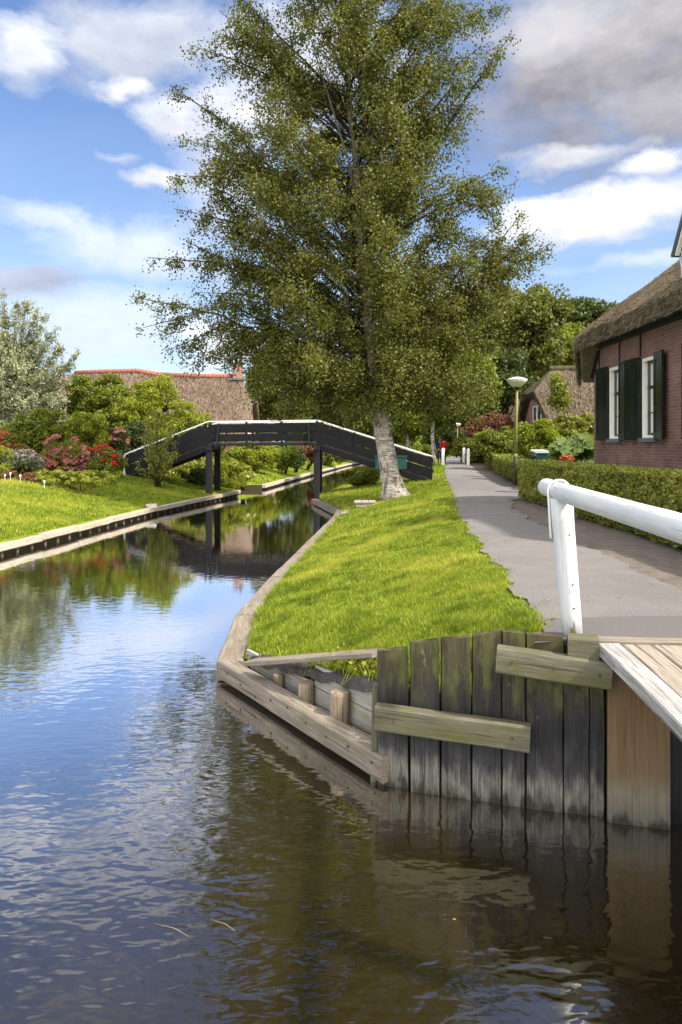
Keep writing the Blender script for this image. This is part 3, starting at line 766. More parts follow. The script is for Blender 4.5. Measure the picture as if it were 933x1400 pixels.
bank('canal_edging', 'weathered timber edging on short posts below the flower garden lawn', [(float(Lf(y)), y) for y in (5,12,17,21.1,27.7,38.0)], .30, .17, -.79, -1, M['wood_far'], .62, .055)
bank('canal_edging', 'timber edging beyond the side ditch, seen under the black bridge', [(-9.5,44.3),(-4.5,43.55)]+[(float(Lf(y)), y) for y in (56,70,84,96,125)], .30, .20, -.78, -1, M['wood_far'], 1.0, .07)
bank('canal_edging', 'broad grey plank edging along the near lawn, bending at the bridge post', [(-1.37,8.07),(-1.49,10.26),(-1.28,13.26),(-1.01,16.2),(-.27,24.8),(-.16,26.7),(-1.33,32.8)], .30, .22, -.86, 1, M['wood_bank'], 1.5, .07)

# near corner: low wale, posts, boards, liner
A = Vector((.305,5.55,0)); B = Vector((-1.37,8.07,0)); wd = (B-A).normalized(); wn = Vector((wd.y,-wd.x,0))
t = thing('retaining_wall', 'low timber retaining wall with stout round posts behind a long wale at the lawn corner', 'retaining wall', (A.x, A.y, WZ))
mb = MB(); c0 = A+wn*.085; c1 = B+wn*.085-wd*.02
mb.beam((c0.x,c0.y,-.965),(c1.x,c1.y,-.955), .17, .20, b=.018, jit=.004, nseg=8); wl = mb.build('wale', M['wood_bank'], t)
for k in range(9):
    s_ = .12+k*.33; p = A+wd*s_-wn*.006; zz = -.96+random.uniform(-.05,.05)
    m2 = MB(); m2.tube([(p.x,p.y,zz),(p.x+wn.x*.02,p.y+wn.y*.02,zz)], .012, 7); m2.build('bolt', M['rust'], wl)
topz = lambda s_: -.47-.135*s_
for r in range(4):
    mb = MB(); p = A+wn*.34+wd*.02; q = A+wn*.34+wd*2.95
    h = .2
    for z0 in (-.86-.2*0+r*.0,): pass
    zc = -1.05+r*.2
    tend = min(2.95, max(.4, (-.47-(zc-.02))/.135))
    q = A+wn*.34+wd*tend
    mb.beam((p.x,p.y,zc),(q.x,q.y,zc-.02), .04, .192, b=.008, jit=.004, nseg=4); mb.build('board', M['wood_grey'], t)
for s_, r_ in ((.92,.088),(1.52,.075),(2.1,.055)):
    p = A+wn*(.31-r_+.01)+wd*s_; mb = MB()
    zt = topz(s_)-.07
    mb.tube([(p.x,p.y,-1.7),(p.x,p.y,zt-.02),(p.x,p.y,zt)], [r_,r_*.97,r_*.9], 14, jit=.025); mb.build('post', M['wood_post'], t, False)
V, Fc = [], []
for k in range(30):
    s_ = -.05+k*.098; p = A+wd*s_; zt = topz(s_)+.035+.012*math.sin(k*1.7)
    for j, (o, dz) in enumerate(((.42,.015),(.34,.03),(.295,.0),(.285,-.05-.035*abs(math.sin(k*.55)))) ):
        V.append((p.x+wn.x*o, p.y+wn.y*o, zt+dz))
for k in range(29):
    for j in range(3): Fc.append((k*4+j, k*4+j+1, k*4+4+j+1, k*4+4+j))
link_mesh('liner', np.array(V), Fc, M['liner'], t, True)
mb = MB(); mb.beam((.262,5.72,-1.3),(.262,5.70,-.36), .05, .09, up=(0,-1,0), jit=.01, nseg=6, w1=.04); mb.build('splintered_stake', M['wood_algae'], t)
# loose plank on the lawn edge
mb = MB(); mb.beam((.33,6.42,-.315),(-.92,7.50,-.715), .2, .05, b=.008, jit=.004, nseg=5)
tag(mb.build('plank', M['wood_bank']), 'loose grey plank lying on the lawn edge above the round posts', 'plank')
# grass tuft and trailing weeds hanging over the wall
def weeds():
    mb = MB()
    for k in range(60):
        s_ = .35+random.random()*2.3; p = A+wn*(.36+.12*random.random())+wd*s_; z = topz(s_)+.06
        d = -wn*random.uniform(.02,.14)+wd*random.uniform(-.12,.12)
        h = random.uniform(.02,.12)
        m = Vector((p.x,p.y,z))+d*.5+Vector((0,0,h)); e = Vector((p.x,p.y,z))+d*1.3+Vector((0,0,h-random.uniform(.05,.22)))
        mb.tube([(p.x,p.y,z-.02), m, e], [.004,.003,.0015], 4)
    mb.build('stems', M['weed'], T)
    P = []
    for k in range(26):
        s_ = .5+random.random()*.8; p = A+wn*(.36+.2*random.random())+wd*s_; z = topz(s_)+.1
        for q in range(9): P.append((p.x+random.gauss(0,.05), p.y+random.gauss(0,.05), z+abs(random.gauss(0,.07))))
    leaves('foliage', np.array(P), .022, M['leaf_yellow'], T)
T = thing('weed_plant', 'straggling yellow-green weeds growing over the retaining wall liner', 'weeds', tuple(A+wn*.4+wd*1.0+Vector((0,0,-.5))))
weeds()

# ---- sheet piling of upright planks
t = thing('plank_piling', 'dark upright plank piling with two greenish horizontal wales at the water', 'piling wall', (1.0,5.3,WZ))
pl = [(.28,.512,5.61,-.075,-.035),(.522,.735,5.50,.02,.055),(.745,.955,5.43,.065,.095),(.965,1.165,5.37,.105,.155),(1.17,1.325,5.30,.155,.155),(1.332,1.575,5.25,.15,.15),(1.58,1.745,5.19,.02,.02),(1.75,1.845,5.15,.02,.02)]
for x0, x1, y, za, zb in pl:
    mb = MB(); y1 = y-(x1-x0)*.26
    # vertical plank with a sloping top; loc.x counts height above water
    w = .035; nz = 7; V, LC, Fc = [], [], []
    o = random.uniform(0,40)
    for k in range(nz+1):
        for (xx, yy, zt) in ((x0+.004,y,za),(x1-.003,y1,zb),(x1-.003,y1+.07,zb),(x0+.004,y+.07,za)):
            z = -1.5+(zt+1.5)*k/nz
            jx = random.uniform(-.004,.004)
            V.append((xx+jx, yy+random.uniform(-.003,.003), z)); LC.append((z-WZ, (xx-x0)+o, yy))
    for k in range(nz):
        for i in range(4):
            j = (i+1)%4; Fc.append((k*4+i, k*4+j, k*4+4+j, k*4+4+i))
    Fc.append(tuple(nz*4+i for i in range(4))); Fc.append((3,2,1,0))
    mb.add(V, Fc, LC); pk_ = mb.build('plank', M['piling'], t)
    for q in range(2):
        xx = x0+(x1-x0)*random.uniform(.25,.75); zz = random.choice([-.30,-.75,-.12,-.62])+random.uniform(-.03,.03); yy = y-(xx-x0)*.26
        m2 = MB(); m2.tube([(xx,yy-.005,zz),(xx,yy+.02,zz)],.009,7); m2.build('nail', M['rust'], pk_)
mb = MB(); mb.beam((.90,5.425,-.9),(.97,5.40,-.9),.01,.01)
# tan panel and black end boards, running on under the bridge
mb = MB(); mb.beam((2.045,5.03,-1.5),(2.045,5.03,.02), .40, .06, up=(.26,1,0), jit=.003, nseg=3, off=0); mb.build('panel', M['wood_panel'], t)
o1 = Vector((2.25,4.98,0))
for k in range(16):
    mb = MB(); x = 2.26+k*.225; y = 5.06-k*.02
    mb.beam((x+.11,y,-1.5),(x+.11,y,.02), .215, .06, up=(.1,1,0)); mb.build('plank', M['tar'], t)
def wale(x0, y0, x1, y1, z0, z1, h, d, mat):
    mb = MB(); mb.beam((x0,y0,z0),(x1,y1,z1), d, h, b=.012, jit=.003, nseg=6); o = mb.build('wale', M[mat], t)
    for f in (.12,.5,.88):
        x = x0+(x1-x0)*f; y = y0+(y1-y0)*f-d/2; m2 = MB()
        m2.tube([(x,y-.004,z0+(z1-z0)*f),(x,y+.02,z0+(z1-z0)*f)], .012, 8); m2.build('bolt', M['rust'], o)
    return o
wale(.262,5.51,1.345,5.20,-.535,-.575,.185,.11,'wood_algae')
wale(1.115,5.24,1.86,5.03,-.02,-.075,.185,.11,'wood_algae')
mb = MB(); mb.beam((1.60,5.17,.085),(1.80,5.12,.085), .16, .16, b=.012); mb.build('cap_block', M['wood_algae'], t)

# ---- near footbridge deck and white railing
t = thing('footbridge', 'worn plank footbridge deck with pale splintered edge board', 'bridge', (2.6,3.5,0))
e0, e1 = Vector((1.79,5.10,0)), Vector((1.10,-3.4,0)); ed = (e1-e0).normalized(); en = Vector((-ed.y, ed.x, 0))
if en.x < 0: en = -en
offs = [0,.165,.375,.59,.80,1.01,1.22,1.43,1.62,1.79]
for k in range(9):
    a = offs[k]; b = offs[k+1]-.008
    p = e0+en*((a+b)/2); q = e1+en*((a+b)/2)
    mb = MB(); mb.beam((p.x,p.y,(.095 if k not in (0,8) else .083)+random.uniform(-.004,.004)),(q.x,q.y,.095 if k not in (0,8) else .083), b-a, .05 if k not in (0,8) else .085, b=.008, jit=.004, nseg=14)
    mb.build('edge_board' if k in (0,8) else 'deck_board', M['wood_edge'] if k in (0,8) else M['wood_deck'], t)
for k, oo in enumerate((.38,.9,1.5)):
    p = e0+en*oo+ed*.05; q = e1+en*oo; mb = MB(); mb.beam((p.x,p.y,-.02),(q.x,q.y,-.02), .1, .175); mb.build('girder', M['tar_grey'], t)
p = e0-ed*.02; q = p+en*1.8; mb = MB(); mb.beam((p.x-.02,p.y+.06,.112),(q.x,q.y+.06,.112), .12, .055, jit=.003, nseg=4); mb.build('threshold', M['wood_bank'], t)
for y in (1.6,-2.0):
    for oo in (.1,1.7):
        p = e0.lerp(e1,(5.1-y)/8.5)+en*oo; mb = MB(); mb.tube([(p.x,p.y,-2),(p.x,p.y,-.1)], .09, 10); mb.build('pier', M['tar_grey'], t, True)

t = thing('railing', 'white painted round wooden railing with leaning post and metal strap', 'railing', (1.7,5.35,.12))
def rail_pt(y): return Vector((1.613-.0122*(5.35-y)*1.0, y, 1.166-.031*(5.35-y)*.85))
mb = MB(); pts, rad = [], []
for k in range(26):
    y = 5.74-k*.36; p = rail_pt(y); pts.append(p+Vector((random.uniform(-.004,.004),0,random.uniform(-.004,.004)))); rad.append(.0685+random.uniform(-.0015,.0015))
p = pts[0]; pts = [p+Vector((0,.035,0)), p+Vector((0,.022,0))]+pts; rad = [.045,.066]+rad
mb.tube(pts, rad, 22); mb.build('rail', M['white_wood'], t, True)
for i, y in enumerate((5.35,3.0,.6,-1.8)):
    tp = rail_pt(y)-Vector((0,0,.055)); bx = tp.x+.088 if i == 0 else tp.x+.05
    mb = MB(); mb.tube([(bx,y,.05),(bx-.022,y,.3),(bx-.05,y,.62),(tp.x+.01,y,.95),(tp.x,y,tp.z+.01)], [.070,.073,.076,.080,.082], 20); po = mb.build('post', M['white_wood'], t, True)
    if i == 0:
        for (nx,nz) in ((-.055,.86),(-.03,.5),(-.02,.33)):
            m2 = MB(); m2.tube([(bx+nx,y-.0805,nz),(bx+nx,y-.06,nz)],.006,7); m2.build('nail', M['rust'], po)
        m2 = MB(); m2.add([(bx-.05,y-.074,.1),(bx-.005,y-.0785,.1),(bx-.012,y-.0785,.17),(bx-.022,y-.0775,.25),(bx-.028,y-.0775,.16),(bx-.045,y-.073,.2),(bx-.05,y-.02,.1),(bx-.005,y-.02,.1)], [(0,1,2,3,4,5),(0,6,7,1)])
        m2.build('rotten_patch', M['wood_algae'], po)
    y2 = y+.06; c = rail_pt(y2); P = [(c.x-.083,y2-.07,c.z-.34),(c.x-.083,y2-.03,c.z-.12),(c.x-.082,y2,c.z)]
    for k in range(1,12):
        th = math.pi-math.pi*k/12; P.append((c.x+.082*math.cos(th), y2, c.z+.082*math.sin(th)))
    P += [(c.x+.082,y2,c.z),(c.x+.083,y2-.03,c.z-.12),(c.x+.083,y2-.07,c.z-.34)]
    mb = MB(); mb.tube(P, .009, 6); mb.build('strap', M['steel'], t, True)
# floating stalks
for (a, b, c, lab) in (((212,1264),(238,1270),(258,1281),'thin pale reed stalk floating on the water, its straight end nearest the garden bank'), ((288,1258),(308,1264),(322,1274),'curved pale reed stalk floating on the water nearer the piling')):
    P = []
    for (px,py) in (a,b,c):
        Y = 2600/(py-HY); P.append((gx(px,Y), Y, WZ+.004))
    mb = MB(); mb.tube(P, [.0018,.0022,.001], 5); tag(mb.build('reed_stalk', M['wood_bank'], None, True), lab, 'reed', 'reed stalks floating on the water')
# ================================================================= birch
def birch():
    YB = 26.6; zb = float(zr(np.array([2.0]), np.array([YB]))[0])-.05
    t = thing('birch_tree', 'tall birch with white peeling trunk leaning over the lawn beside the canal', 'tree', (gx(538,YB), YB, zb))
    tp = [(541,684,YB,.62),(539,676,YB,.50),(536.5,664,YB,.40),(533,645,YB,.345),(528,615,YB,.33),(523,585,YB,.315),(519,555,YB,.29),(515,520,YB,.27),(508,460,YB,.245),(500,400,YB,.22),(494,340,YB,.20),(489,280,YB+.1,.175),(487,215,YB+.1,.125),(478,150,YB+.2,.10),(477,80,YB+.3,.075),(466,10,YB+.2,.055),(468,-60,YB+.2,.04),(458,-140,YB+.2,.03)]
    mb = MB(); pts = [at(a,b,c) for a,b,c,_ in tp]; mb.tube(pts, [r for *_,r in tp], 20, jit=.03)
    for k in range(6):                                              # root flare
        th = k*1.05+.3; b = Vector(pts[1])
        mb.tube([b+Vector((math.cos(th)*.12,math.sin(th)*.12,.6)), b+Vector((math.cos(th)*.30,math.sin(th)*.28,.16)), b+Vector((math.cos(th)*.52,math.sin(th)*.48,-.16))], [.17,.16,.09], 8)
    axis = lambda z: Vector((float(np.interp(z, [p[2] for p in pts], [p[0] for p in pts])), float(np.interp(z, [p[2] for p in pts], [p[1] for p in pts])), z))
    # forks
    fork = [(508,180,486,60,478,-60,.10),(490,300,455,150,415,20,.09),(486,230,520,120,560,10,.085),(500,380,545,250,590,120,.085)]
    def PX(a,b,dy=0): return Vector(at(a,b,YB+dy))
    for (a,b,c,d,e,f,r) in fork: mb.tube([PX(a,b), PX(a,b).lerp(PX(c,d,-.5),.5)+Vector((.12,0,.1)), PX(c,d,-.5), PX(e,f,.4)], [r*.62,r*.5,r*.38,r*.15], 9)
    zs = [gz(p,YB) for p in (-215,-150,-60,0,60,115,150,215,275,330,400,450,500,545,575)]
    lf = [x*YB/1000 for x in (40,110,175,195,205,215,218,228,228,228,238,245,215,160,110)]
    rt = [x*YB/1000 for x in (40,120,195,205,195,150,150,130,140,155,180,195,185,165,120)]
    dp = [.72*x*YB/1000 for x in (40,90,150,170,180,190,195,200,200,205,215,210,190,150,100)]
    zi = zs[::-1]
    ends = []
    def env(z, ph):
        c, s = math.cos(ph), math.sin(ph)
        a = np.interp(z, zi, (rt if c > 0 else lf)[::-1]); b = np.interp(z, zi, dp[::-1])
        return 1/math.sqrt((c/a)**2+(s/b)**2)
    sil = [(232,116),(262,62),(300,14),(250,190),(240,240),(238,285),(255,330),(202,352),(180,405),(196,448),(228,480),(246,505),(300,498),(338,540),(380,562),(700,46),(690,8),(652,85),(655,142),(628,175),(690,228),(684,268),(738,312),(750,334),(704,362),(660,330),(640,250),(690,395),(650,450),(640,520),(600,560),(430,572),(560,565),(470,568),(668,250),(702,252),(714,292),(724,322),(702,338),(682,302),(722,348),(660,420),(672,470),(622,480),(600,520),(350,505),(330,470),(385,535),(300,460),(425,552),(330,32),(380,8),(642,30),(662,62),(602,20),(290,230),(285,180),(275,400),(300,300)]
    for (a,b) in sil: ends.append((PX(a,b,random.uniform(-1.2,1.2)), True))
    for k in range(235):
        z = random.choice([random.uniform(zs[-1]+.3, zs[0]), random.uniform(zs[-1]+.2, 11), random.uniform(10, 21)]); ph = random.uniform(0, 2*math.pi)
        r = env(z, ph)*random.uniform(.4,1.)**.6
        c = axis(min(z, pts[-1][2])); ends.append((Vector((c.x+math.cos(ph)*r, c.y+math.sin(ph)*r, z)), False))
    mb.build('trunk', M['birch_bark'], t, True); mb = MB()
    P = []; Nn = []
    for (e, hard) in ends:
        c0 = axis(max(min(e.z, pts[-1][2]-.5), 3.2)); hor = (e-c0).length
        z0 = max(2.9, min(e.z-hor*random.uniform(.12,1.5), pts[-1][2]-.6))
        s0 = axis(z0); L = (e-s0).length
        low = e.z < 6
        m1 = s0.lerp(e,.35)+Vector((0,0,(.16 if low else .04)*L)); m2 = s0.lerp(e,.7)+Vector((random.uniform(-.06,.06)*L,random.uniform(-.06,.06)*L,(.2 if low else .06)*L))
        limb = [s0, m1, m2, e]
        r = .014+.0075*L
        mb.tube(limb, [r, r*.7, r*.42, r*.12], 6)
        nt = int(5+L*1.9)
        for q in range(nt):
            f = random.uniform(.32 if not hard else .4, 1.0)
            k = f*3; i = min(2,int(k)); b = limb[i].lerp(limb[i+1], k-i)
            tl = random.uniform(.5,1.35)*(.5 if f > .88 else 1)*(1 if not hard else .75)
            d = Vector((random.gauss(0,1),random.gauss(0,1),random.gauss(-.15,.8))).normalized()
            d = (d*.9+(e-s0).normalized()*.6).normalized()
            tw = b+d*tl+Vector((0,0,-.38*tl))
            if q % 2 == 0: mb.tube([b, b.lerp(tw,.5)+Vector((0,0,.06*tl)), tw], [.011,.007,.003], 4, cap=False)
            nl = int(80*tl/.6*(.84 if e.z > 9 else 1.05))
            tt = rng.random(nl)[:,None]
            base = np.array(b)[None,:]*(1-tt)+np.array(tw)[None,:]*tt
            sp = .09+.14*tt*(1 if not hard else .7)
            off = rng.normal(size=(nl,3))*sp
            off[:,2] -= np.abs(rng.normal(size=nl))*.10
            P.append(base+off); Nn.append(norm(off+np.array(d)[None,:]*.1))
    mb.build('branches', M['twig'], t, True)
    P = np.concatenate(P); Nn = np.concatenate(Nn)
    # keep the lower bole clear
    px = HX+F*P[:,0]/P[:,1]; py = HY-F*(P[:,2]-CZ)/P[:,1]
    rad = np.hypot(P[:,0]-gx(522,YB), P[:,1]-YB)
    k = ~((rad < 1.5) & (P[:,2] < 2.7+.5*rng.random(len(P))))
    k &= P[:,2] > 1.9+.6*rng.random(len(P))
    leaves('crown', P[k], .047, M['leaf_birch'], t, Nn[k], .7, .5)
    return len(P)
nb = birch()
print('birch leaves', nb)

# ================================================================= planting and trees
G_bg = 'trees closing the view beyond the bridge'
def gl(px, Y): return (gx(px,Y), Y, lz(gx(px,Y),Y))
def gr(px, Y):
    x = gx(px,Y); return (x, Y, float(zr(np.array([x]),np.array([float(Y)]))[0]))
# silver willow
def willow():
    b = gl(12,40); t = thing('willow_tree', 'silvery willow with wispy upright shoots behind the flower bed', 'tree', b)
    P, Nn, AX = [], [], []
    mb = MB(); mb.tube([b,(b[0],b[1],b[2]+1.2),(b[0]-.2,b[1],b[2]+3)],[.28,.22,.16],9)
    ends = []
    sil = [(105,485),(98,500),(88,470),(75,450),(62,432),(50,425),(38,412),(22,418),(5,405),(-20,410),(95,520),(85,545),(60,475),(70,500),(-60,430),(-90,470)]
    for a,c in sil: ends.append(Vector(at(a,c,40+random.uniform(-1,1))))
    for k in range(170):
        th = random.uniform(0,6.28); z = random.uniform(.8,7.4); r = (3.6 if z < 4.2 else 3.6-(z-4.2)*.75)*random.uniform(.35,1)
        ends.append(Vector((b[0]+r*math.cos(th), b[1]+r*math.sin(th)*.8, b[2]+z)))
    for e in ends:
        s0 = Vector((b[0]+random.uniform(-.2,.2), b[1], b[2]+max(.5,(e.z-b[2])*.35)))
        d = e-s0; L = d.length; m = s0.lerp(e,.6)+Vector((0,0,.05*L))
        mb.tube([s0,m,e],[.03,.02,.006],4)
        for q in range(int(10+L*3)):
            f = random.uniform(.35,1); p = s0.lerp(m,f/.6) if f < .6 else m.lerp(e,(f-.6)/.4)
            dd = (d.normalized()+Vector((random.gauss(0,.6),random.gauss(0,.6),random.gauss(.05,.5)))).normalized(); tl = random.uniform(.3,.8)*(.5 if f > .9 else 1)
            n = 44; tt = rng.random(n)[:,None]
            P.append(np.array(p)+np.array(dd)*tt*tl+rng.normal(size=(n,3))*.09); AX.append(np.repeat(np.array(dd)[None,:],n,0)); Nn.append(rng.normal(size=(n,3)))
    mb.build('trunk', M['bark'], t, True)
    leaves('crown', np.concatenate(P), .085, M['leaf_silver'], t, norm(np.concatenate(Nn)), .3, .2, axis=np.concatenate(AX))
willow()

# trees beyond: (label, base px, Y, ellipsoids px-based)
def px_ells(base, Y, L):
    """(px, py, rx px, ry px) -> local ellipsoids at depth Y"""
    o = []
    for (a,b,rx,ry) in L:
        x, y, z = at(a,b,Y); o.append((x-base[0], random.uniform(-.3,.3)*rx*Y/1000, z-base[2], rx*Y/1000, rx*Y/1000*.8, ry*Y/1000))
    return o
def ptree(name, label, px, Y, L, leaf, nc, cr, nl, size, side='r', cat='tree', group=None, fn=tree, **kw):
    b = gr(px,Y) if side == 'r' else gl(px,Y)
    return fn(name, label, cat, b, px_ells(b, Y, L), int(nc*1.3), cr*1.05, int(nl*1.5), size, leaf, group=group, **kw)
ptree('oak_tree', 'broad oak with loose dark crown rising behind the lamp post', 722, 58, [(700,440,55,40),(735,430,35,32),(672,470,45,40),(715,480,50,38),(650,420,40,35)], 'leaf_oak', 130, .95, 26000, .15, shell=.3, r0=.35)
ptree('oak_tree', 'far dark oak topping the brick house roofline', 800, 78, [(815,432,26,16),(790,430,22,20),(770,440,24,22),(835,428,12,10),(798,462,40,26)], 'leaf_deep', 80, 1.0, 15000, .18, shell=.3, r0=.35)
ptree('lime_tree', 'yellow-green tree behind the mossy thatched cottage', 765, 64, [(770,478,42,32),(735,498,38,30),(800,488,30,30),(720,470,26,28)], 'leaf_bush', 110, .9, 22000, .15, r0=.3)
ptree('elm_tree', 'dark airy elm standing just behind the nearer lamp head', 695, 50, [(688,528,36,36),(672,500,30,30),(705,505,26,32),(660,552,22,24)], 'leaf_deep', 90, .6, 16000, .11, shell=.2, r0=.22)
ptree('birch_tree', 'sunlit pale birch overhanging the path above the two walkers', 590, 47, [(605,470,55,55),(640,530,36,42),(575,530,40,46),(610,545,38,34),(560,490,30,40)], 'leaf_bush', 140, .6, 34000, .105, bark='birch_bark', r0=.13, flat=1.0)
ptree('birch_tree', 'slim pale-stemmed birch between bridge ramp and path', 558, 52, [(548,540,34,50),(530,500,34,45),(560,575,26,22)], 'leaf_bush', 80, .6, 17000, .11, bark='birch_bark', r0=.12, flat=1.0)
ptree('alder_tree', 'mid-green alder leaning over the canal behind the bridge crown', 355, 74, [(365,525,34,40),(395,545,40,34),(345,560,22,26),(380,500,28,26)], 'leaf_oak', 110, .8, 22000, .15, side='l', r0=.2)
ptree('alder_tree', 'dense alder where the canal bends out of sight', 440, 120, [(430,545,40,40),(465,540,40,48),(480,575,36,34),(445,590,30,24)], 'leaf_deep', 110, 1.2, 20000, .24, side='l', r0=.3)
ptree('poplar_tree', 'tall shaded tree filling the gap left of the birch trunk', 520, 100, [(505,540,36,60),(540,560,40,46),(520,590,36,26)], 'leaf_oak', 100, 1.2, 20000, .22, r0=.3)
ptree('oak_tree', 'dark oak far along the path above the second lamp', 640, 105, [(600,560,34,44),(640,545,40,50),(675,560,38,40),(620,590,40,20)], 'leaf_deep', 110, 1.4, 20000, .24, r0=.35)
# distant tree belt, each its own copy
b0 = tree('distant_tree', 'one of the plain green trees in the belt at the end of the view', 'tree', (30,165,.1), [(0,0,6,5.5,5,5),(2,1,9,4,4,4),(-2.5,0,8,4,4,4)], 60, 2.0, 9000, .42, 'leaf_oak', r0=.4, group=G_bg)
for i, (x, y, sc_) in enumerate(((-48,150,1.0),(-38,160,.8),(-27,158,.9),(-17,166,1.0),(-7,160,.95),(3,170,1.1),(13,165,1.0),(21,172,1.1),(41,160,1.1),(52,165,1.2),(64,170,1.1),(77,160,1.1),(-60,140,1.0))):
    dup(b0, (x,y,.1), rotz=i*1.3, scale=sc_)

b1 = shrub('distant_bush', 'one of the low bushes on the banks at the far bend of the canal', 'bush', (6,118,-.2), [(0,0,1.1,2.6,1.8,1.5),(1.8,.3,.8,1.8,1.4,1.1),(-1.7,0,.7,1.6,1.3,1.1)], 50, .6, 5000, .2, 'leaf_bush', group='low bushes at the far bend')
for i, (x, y, sc_) in enumerate(((2.5,122,1.2),(-2,128,1.3),(9,126,1.5),(13.5,120,1.3),(17,128,1.6),(-7,126,1.5),(21.5,112,1.3),(25,118,1.7),(13.2,104,1.0),(10.6,92,.8),(30,124,1.6),(35,118,1.5),(12,133,1.7),(5,134,1.8),(20,136,1.8))):
    dup(b1, (x,y,-.2), rotz=i*2.1, scale=sc_)
# shrubs of the flower garden on the far bank
ptree('acacia_shrub', 'large fresh green shrub in front of the long thatched roof', 130, 43, [(135,548,44,38),(118,575,40,30),(160,560,34,34),(95,560,20,26)], 'leaf_bush', 120, .42, 26000, .075, 'l', 'shrub', fn=shrub)
ptree('acacia_shrub', 'yellow-green layered shrub sloping down to the bridge ramp', 225, 41, [(210,535,26,26),(235,567,34,21),(200,570,34,32),(268,578,18,14),(225,590,45,20),(180,575,24,28)], 'leaf_lime', 140, .36, 26000, .07, 'l', 'shrub', fn=shrub)
ptree('laurel_bush', 'dark glossy laurel between willow and pink flowerheads', 40, 35.5, [(35,600,34,30),(62,585,26,26),(15,608,24,24)], 'leaf_bush', 80, .3, 14000, .06, 'l', 'bush', fn=shrub)
ptree('laurel_bush', 'rounded bright laurel beside the red roses', 115, 36, [(118,592,32,28),(95,600,26,24),(138,600,14,20)], 'leaf_lime', 80, .28, 14000, .055, 'l', 'bush', fn=shrub)
ptree('laurel_bush', 'dark bush behind the roses by the leaning stake', 168, 38, [(165,606,28,22),(185,600,24,24)], 'leaf_dark', 50, .3, 8000, .065, 'l', 'bush', fn=shrub)
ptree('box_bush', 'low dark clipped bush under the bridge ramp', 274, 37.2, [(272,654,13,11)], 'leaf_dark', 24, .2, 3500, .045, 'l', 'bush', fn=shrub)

def flower_bush(name, label, base, ells, leaf, nleaf, lsize, fl, nf, fsize, top=.2):
    t = shrub(name, label, 'flower bush', base, ells, 50, .22, nleaf, lsize, leaf)
    P0 = rng.normal(size=(46,3)); P0 = norm(P0)*fsize*(rng.random((46,1))**.4); P0[:,2] *= .55
    proto = None
    E = np.array(ells)
    for k in range(nf):
        e = E[rng.integers(len(E))]; d = rng.normal(size=3); d[2] = (abs(d[2])*1.1+top*.5) if top >= 0 else d[2]*.9+.15; d[1] -= .5*abs(d[1]); d /= np.linalg.norm(d)
        c = np.array(base)+e[:3]+d*e[3:]*rng.uniform(.93,1.08)
        if proto is None:
            proto = leaves('flower_head', P0, fsize*.36, M[fl], t, norm(P0), .8, .6, origin=None); o = proto
        else:
            o = proto.copy(); COL.objects.link(o); o.parent = t
        o.location = Vector(c)-Vector(base); o.rotation_euler = (0,0,k*1.1); s = random.uniform(.7,1.25); o.scale = (s,s,s)
        # recentre the prototype mesh
        if k == 0:
            off = np.array(base)
            co_ = np.empty(len(o.data.vertices)*3, np.float32); o.data.vertices.foreach_get('co', co_); co_ = co_.reshape(-1,3)+off; o.data.vertices.foreach_set('co', co_.astype(np.float32).ravel()); o.data.update()
    return t
b = gl(87,32); flower_bush('hydrangea_bush', 'large rounded bush covered in dusky pink flowerheads', b, px_ells(b,32,[(86,620,27,25),(102,628,17,17),(70,630,18,16),(88,634,26,13)]), 'leaf_bush', 6000, .05, 'pink_flower', 150, .15, -.1)
b = gl(143,33); flower_bush('rose_bush', 'rose bush with scattered scarlet blooms beside the bridge foot', b, px_ells(b,33,[(135,626,26,18),(158,632,16,13),(140,636,28,12)]), 'leaf_bush', 8000, .045, 'red_flower', 34, .10, .6)
b = gl(15,32); flower_bush('sneezeweed_clump', 'rusty orange flower clump at the bed beside the laurel', b, px_ells(b,32,[(8,610,20,14),(24,622,16,14),(0,600,18,10)]), 'leaf_bush', 4000, .05, 'rust_flower', 60, .11)
b = gl(22,30.5); flower_bush('aster_clump', 'pale lilac asters mixed in loose green stems', b, px_ells(b,30.5,[(18,628,14,10),(38,625,14,10),(48,632,10,9)]), 'leaf_grey', 3500, .04, 'lilac_flower', 26, .07)
b = gl(-5,29.5); shrub('golden_shrub', 'feathery yellow-green shrub at the bed edge by the asters', 'shrub', b, px_ells(b,29.5,[(2,630,14,20),(-20,635,20,20)]), 26, .2, 5000, .04, 'leaf_yellow')
b = gl(168,36.5); flower_bush('hydrangea_bush', 'faded pale pink hydrangea half hidden behind the red roses', b, px_ells(b,36.5,[(160,593,16,7),(160,606,15,14)]), 'leaf_dark', 2600, .05, 'pink_flower', 24, .14)
b = gl(110,27.5); shrub('lady_mantle_bed', 'low lime-green leafy ground cover edging the lawn under the pink bush', 'ground cover', b, px_ells(b,27.5,[(95,655,36,9),(130,655,30,11),(70,650,22,8)]), 80, .14, 9000, .045, 'leaf_yellow', r0=.012, flat=.6)
b = gl(28,27.5); shrub('heuchera_bed', 'low purplish brown ground cover along the bed edge', 'ground cover', b, px_ells(b,27.5,[(22,655,28,10),(44,655,16,8)]), 50, .13, 5500, .04, 'leaf_copper', r0=.012, flat=.6)
b = gl(8,25); shrub('lavender_cushion', 'small grey-green cushion plant at the lawn edge', 'plant', b, px_ells(b,25,[(8,672,14,7),(-8,672,14,8)]), 26, .11, 3500, .032, 'leaf_grey', r0=.012, flat=.6)
# leaning stake
mb = MB(); a_ = at(138,588,36.8); c_ = at(164,606,36.6); mb.tube([a_, c_], [.05,.055], 8); tag(mb.build('stake', M['wood_post'], None, True), 'thick bare wooden stake leaning among the shrubs behind the roses', 'stake')
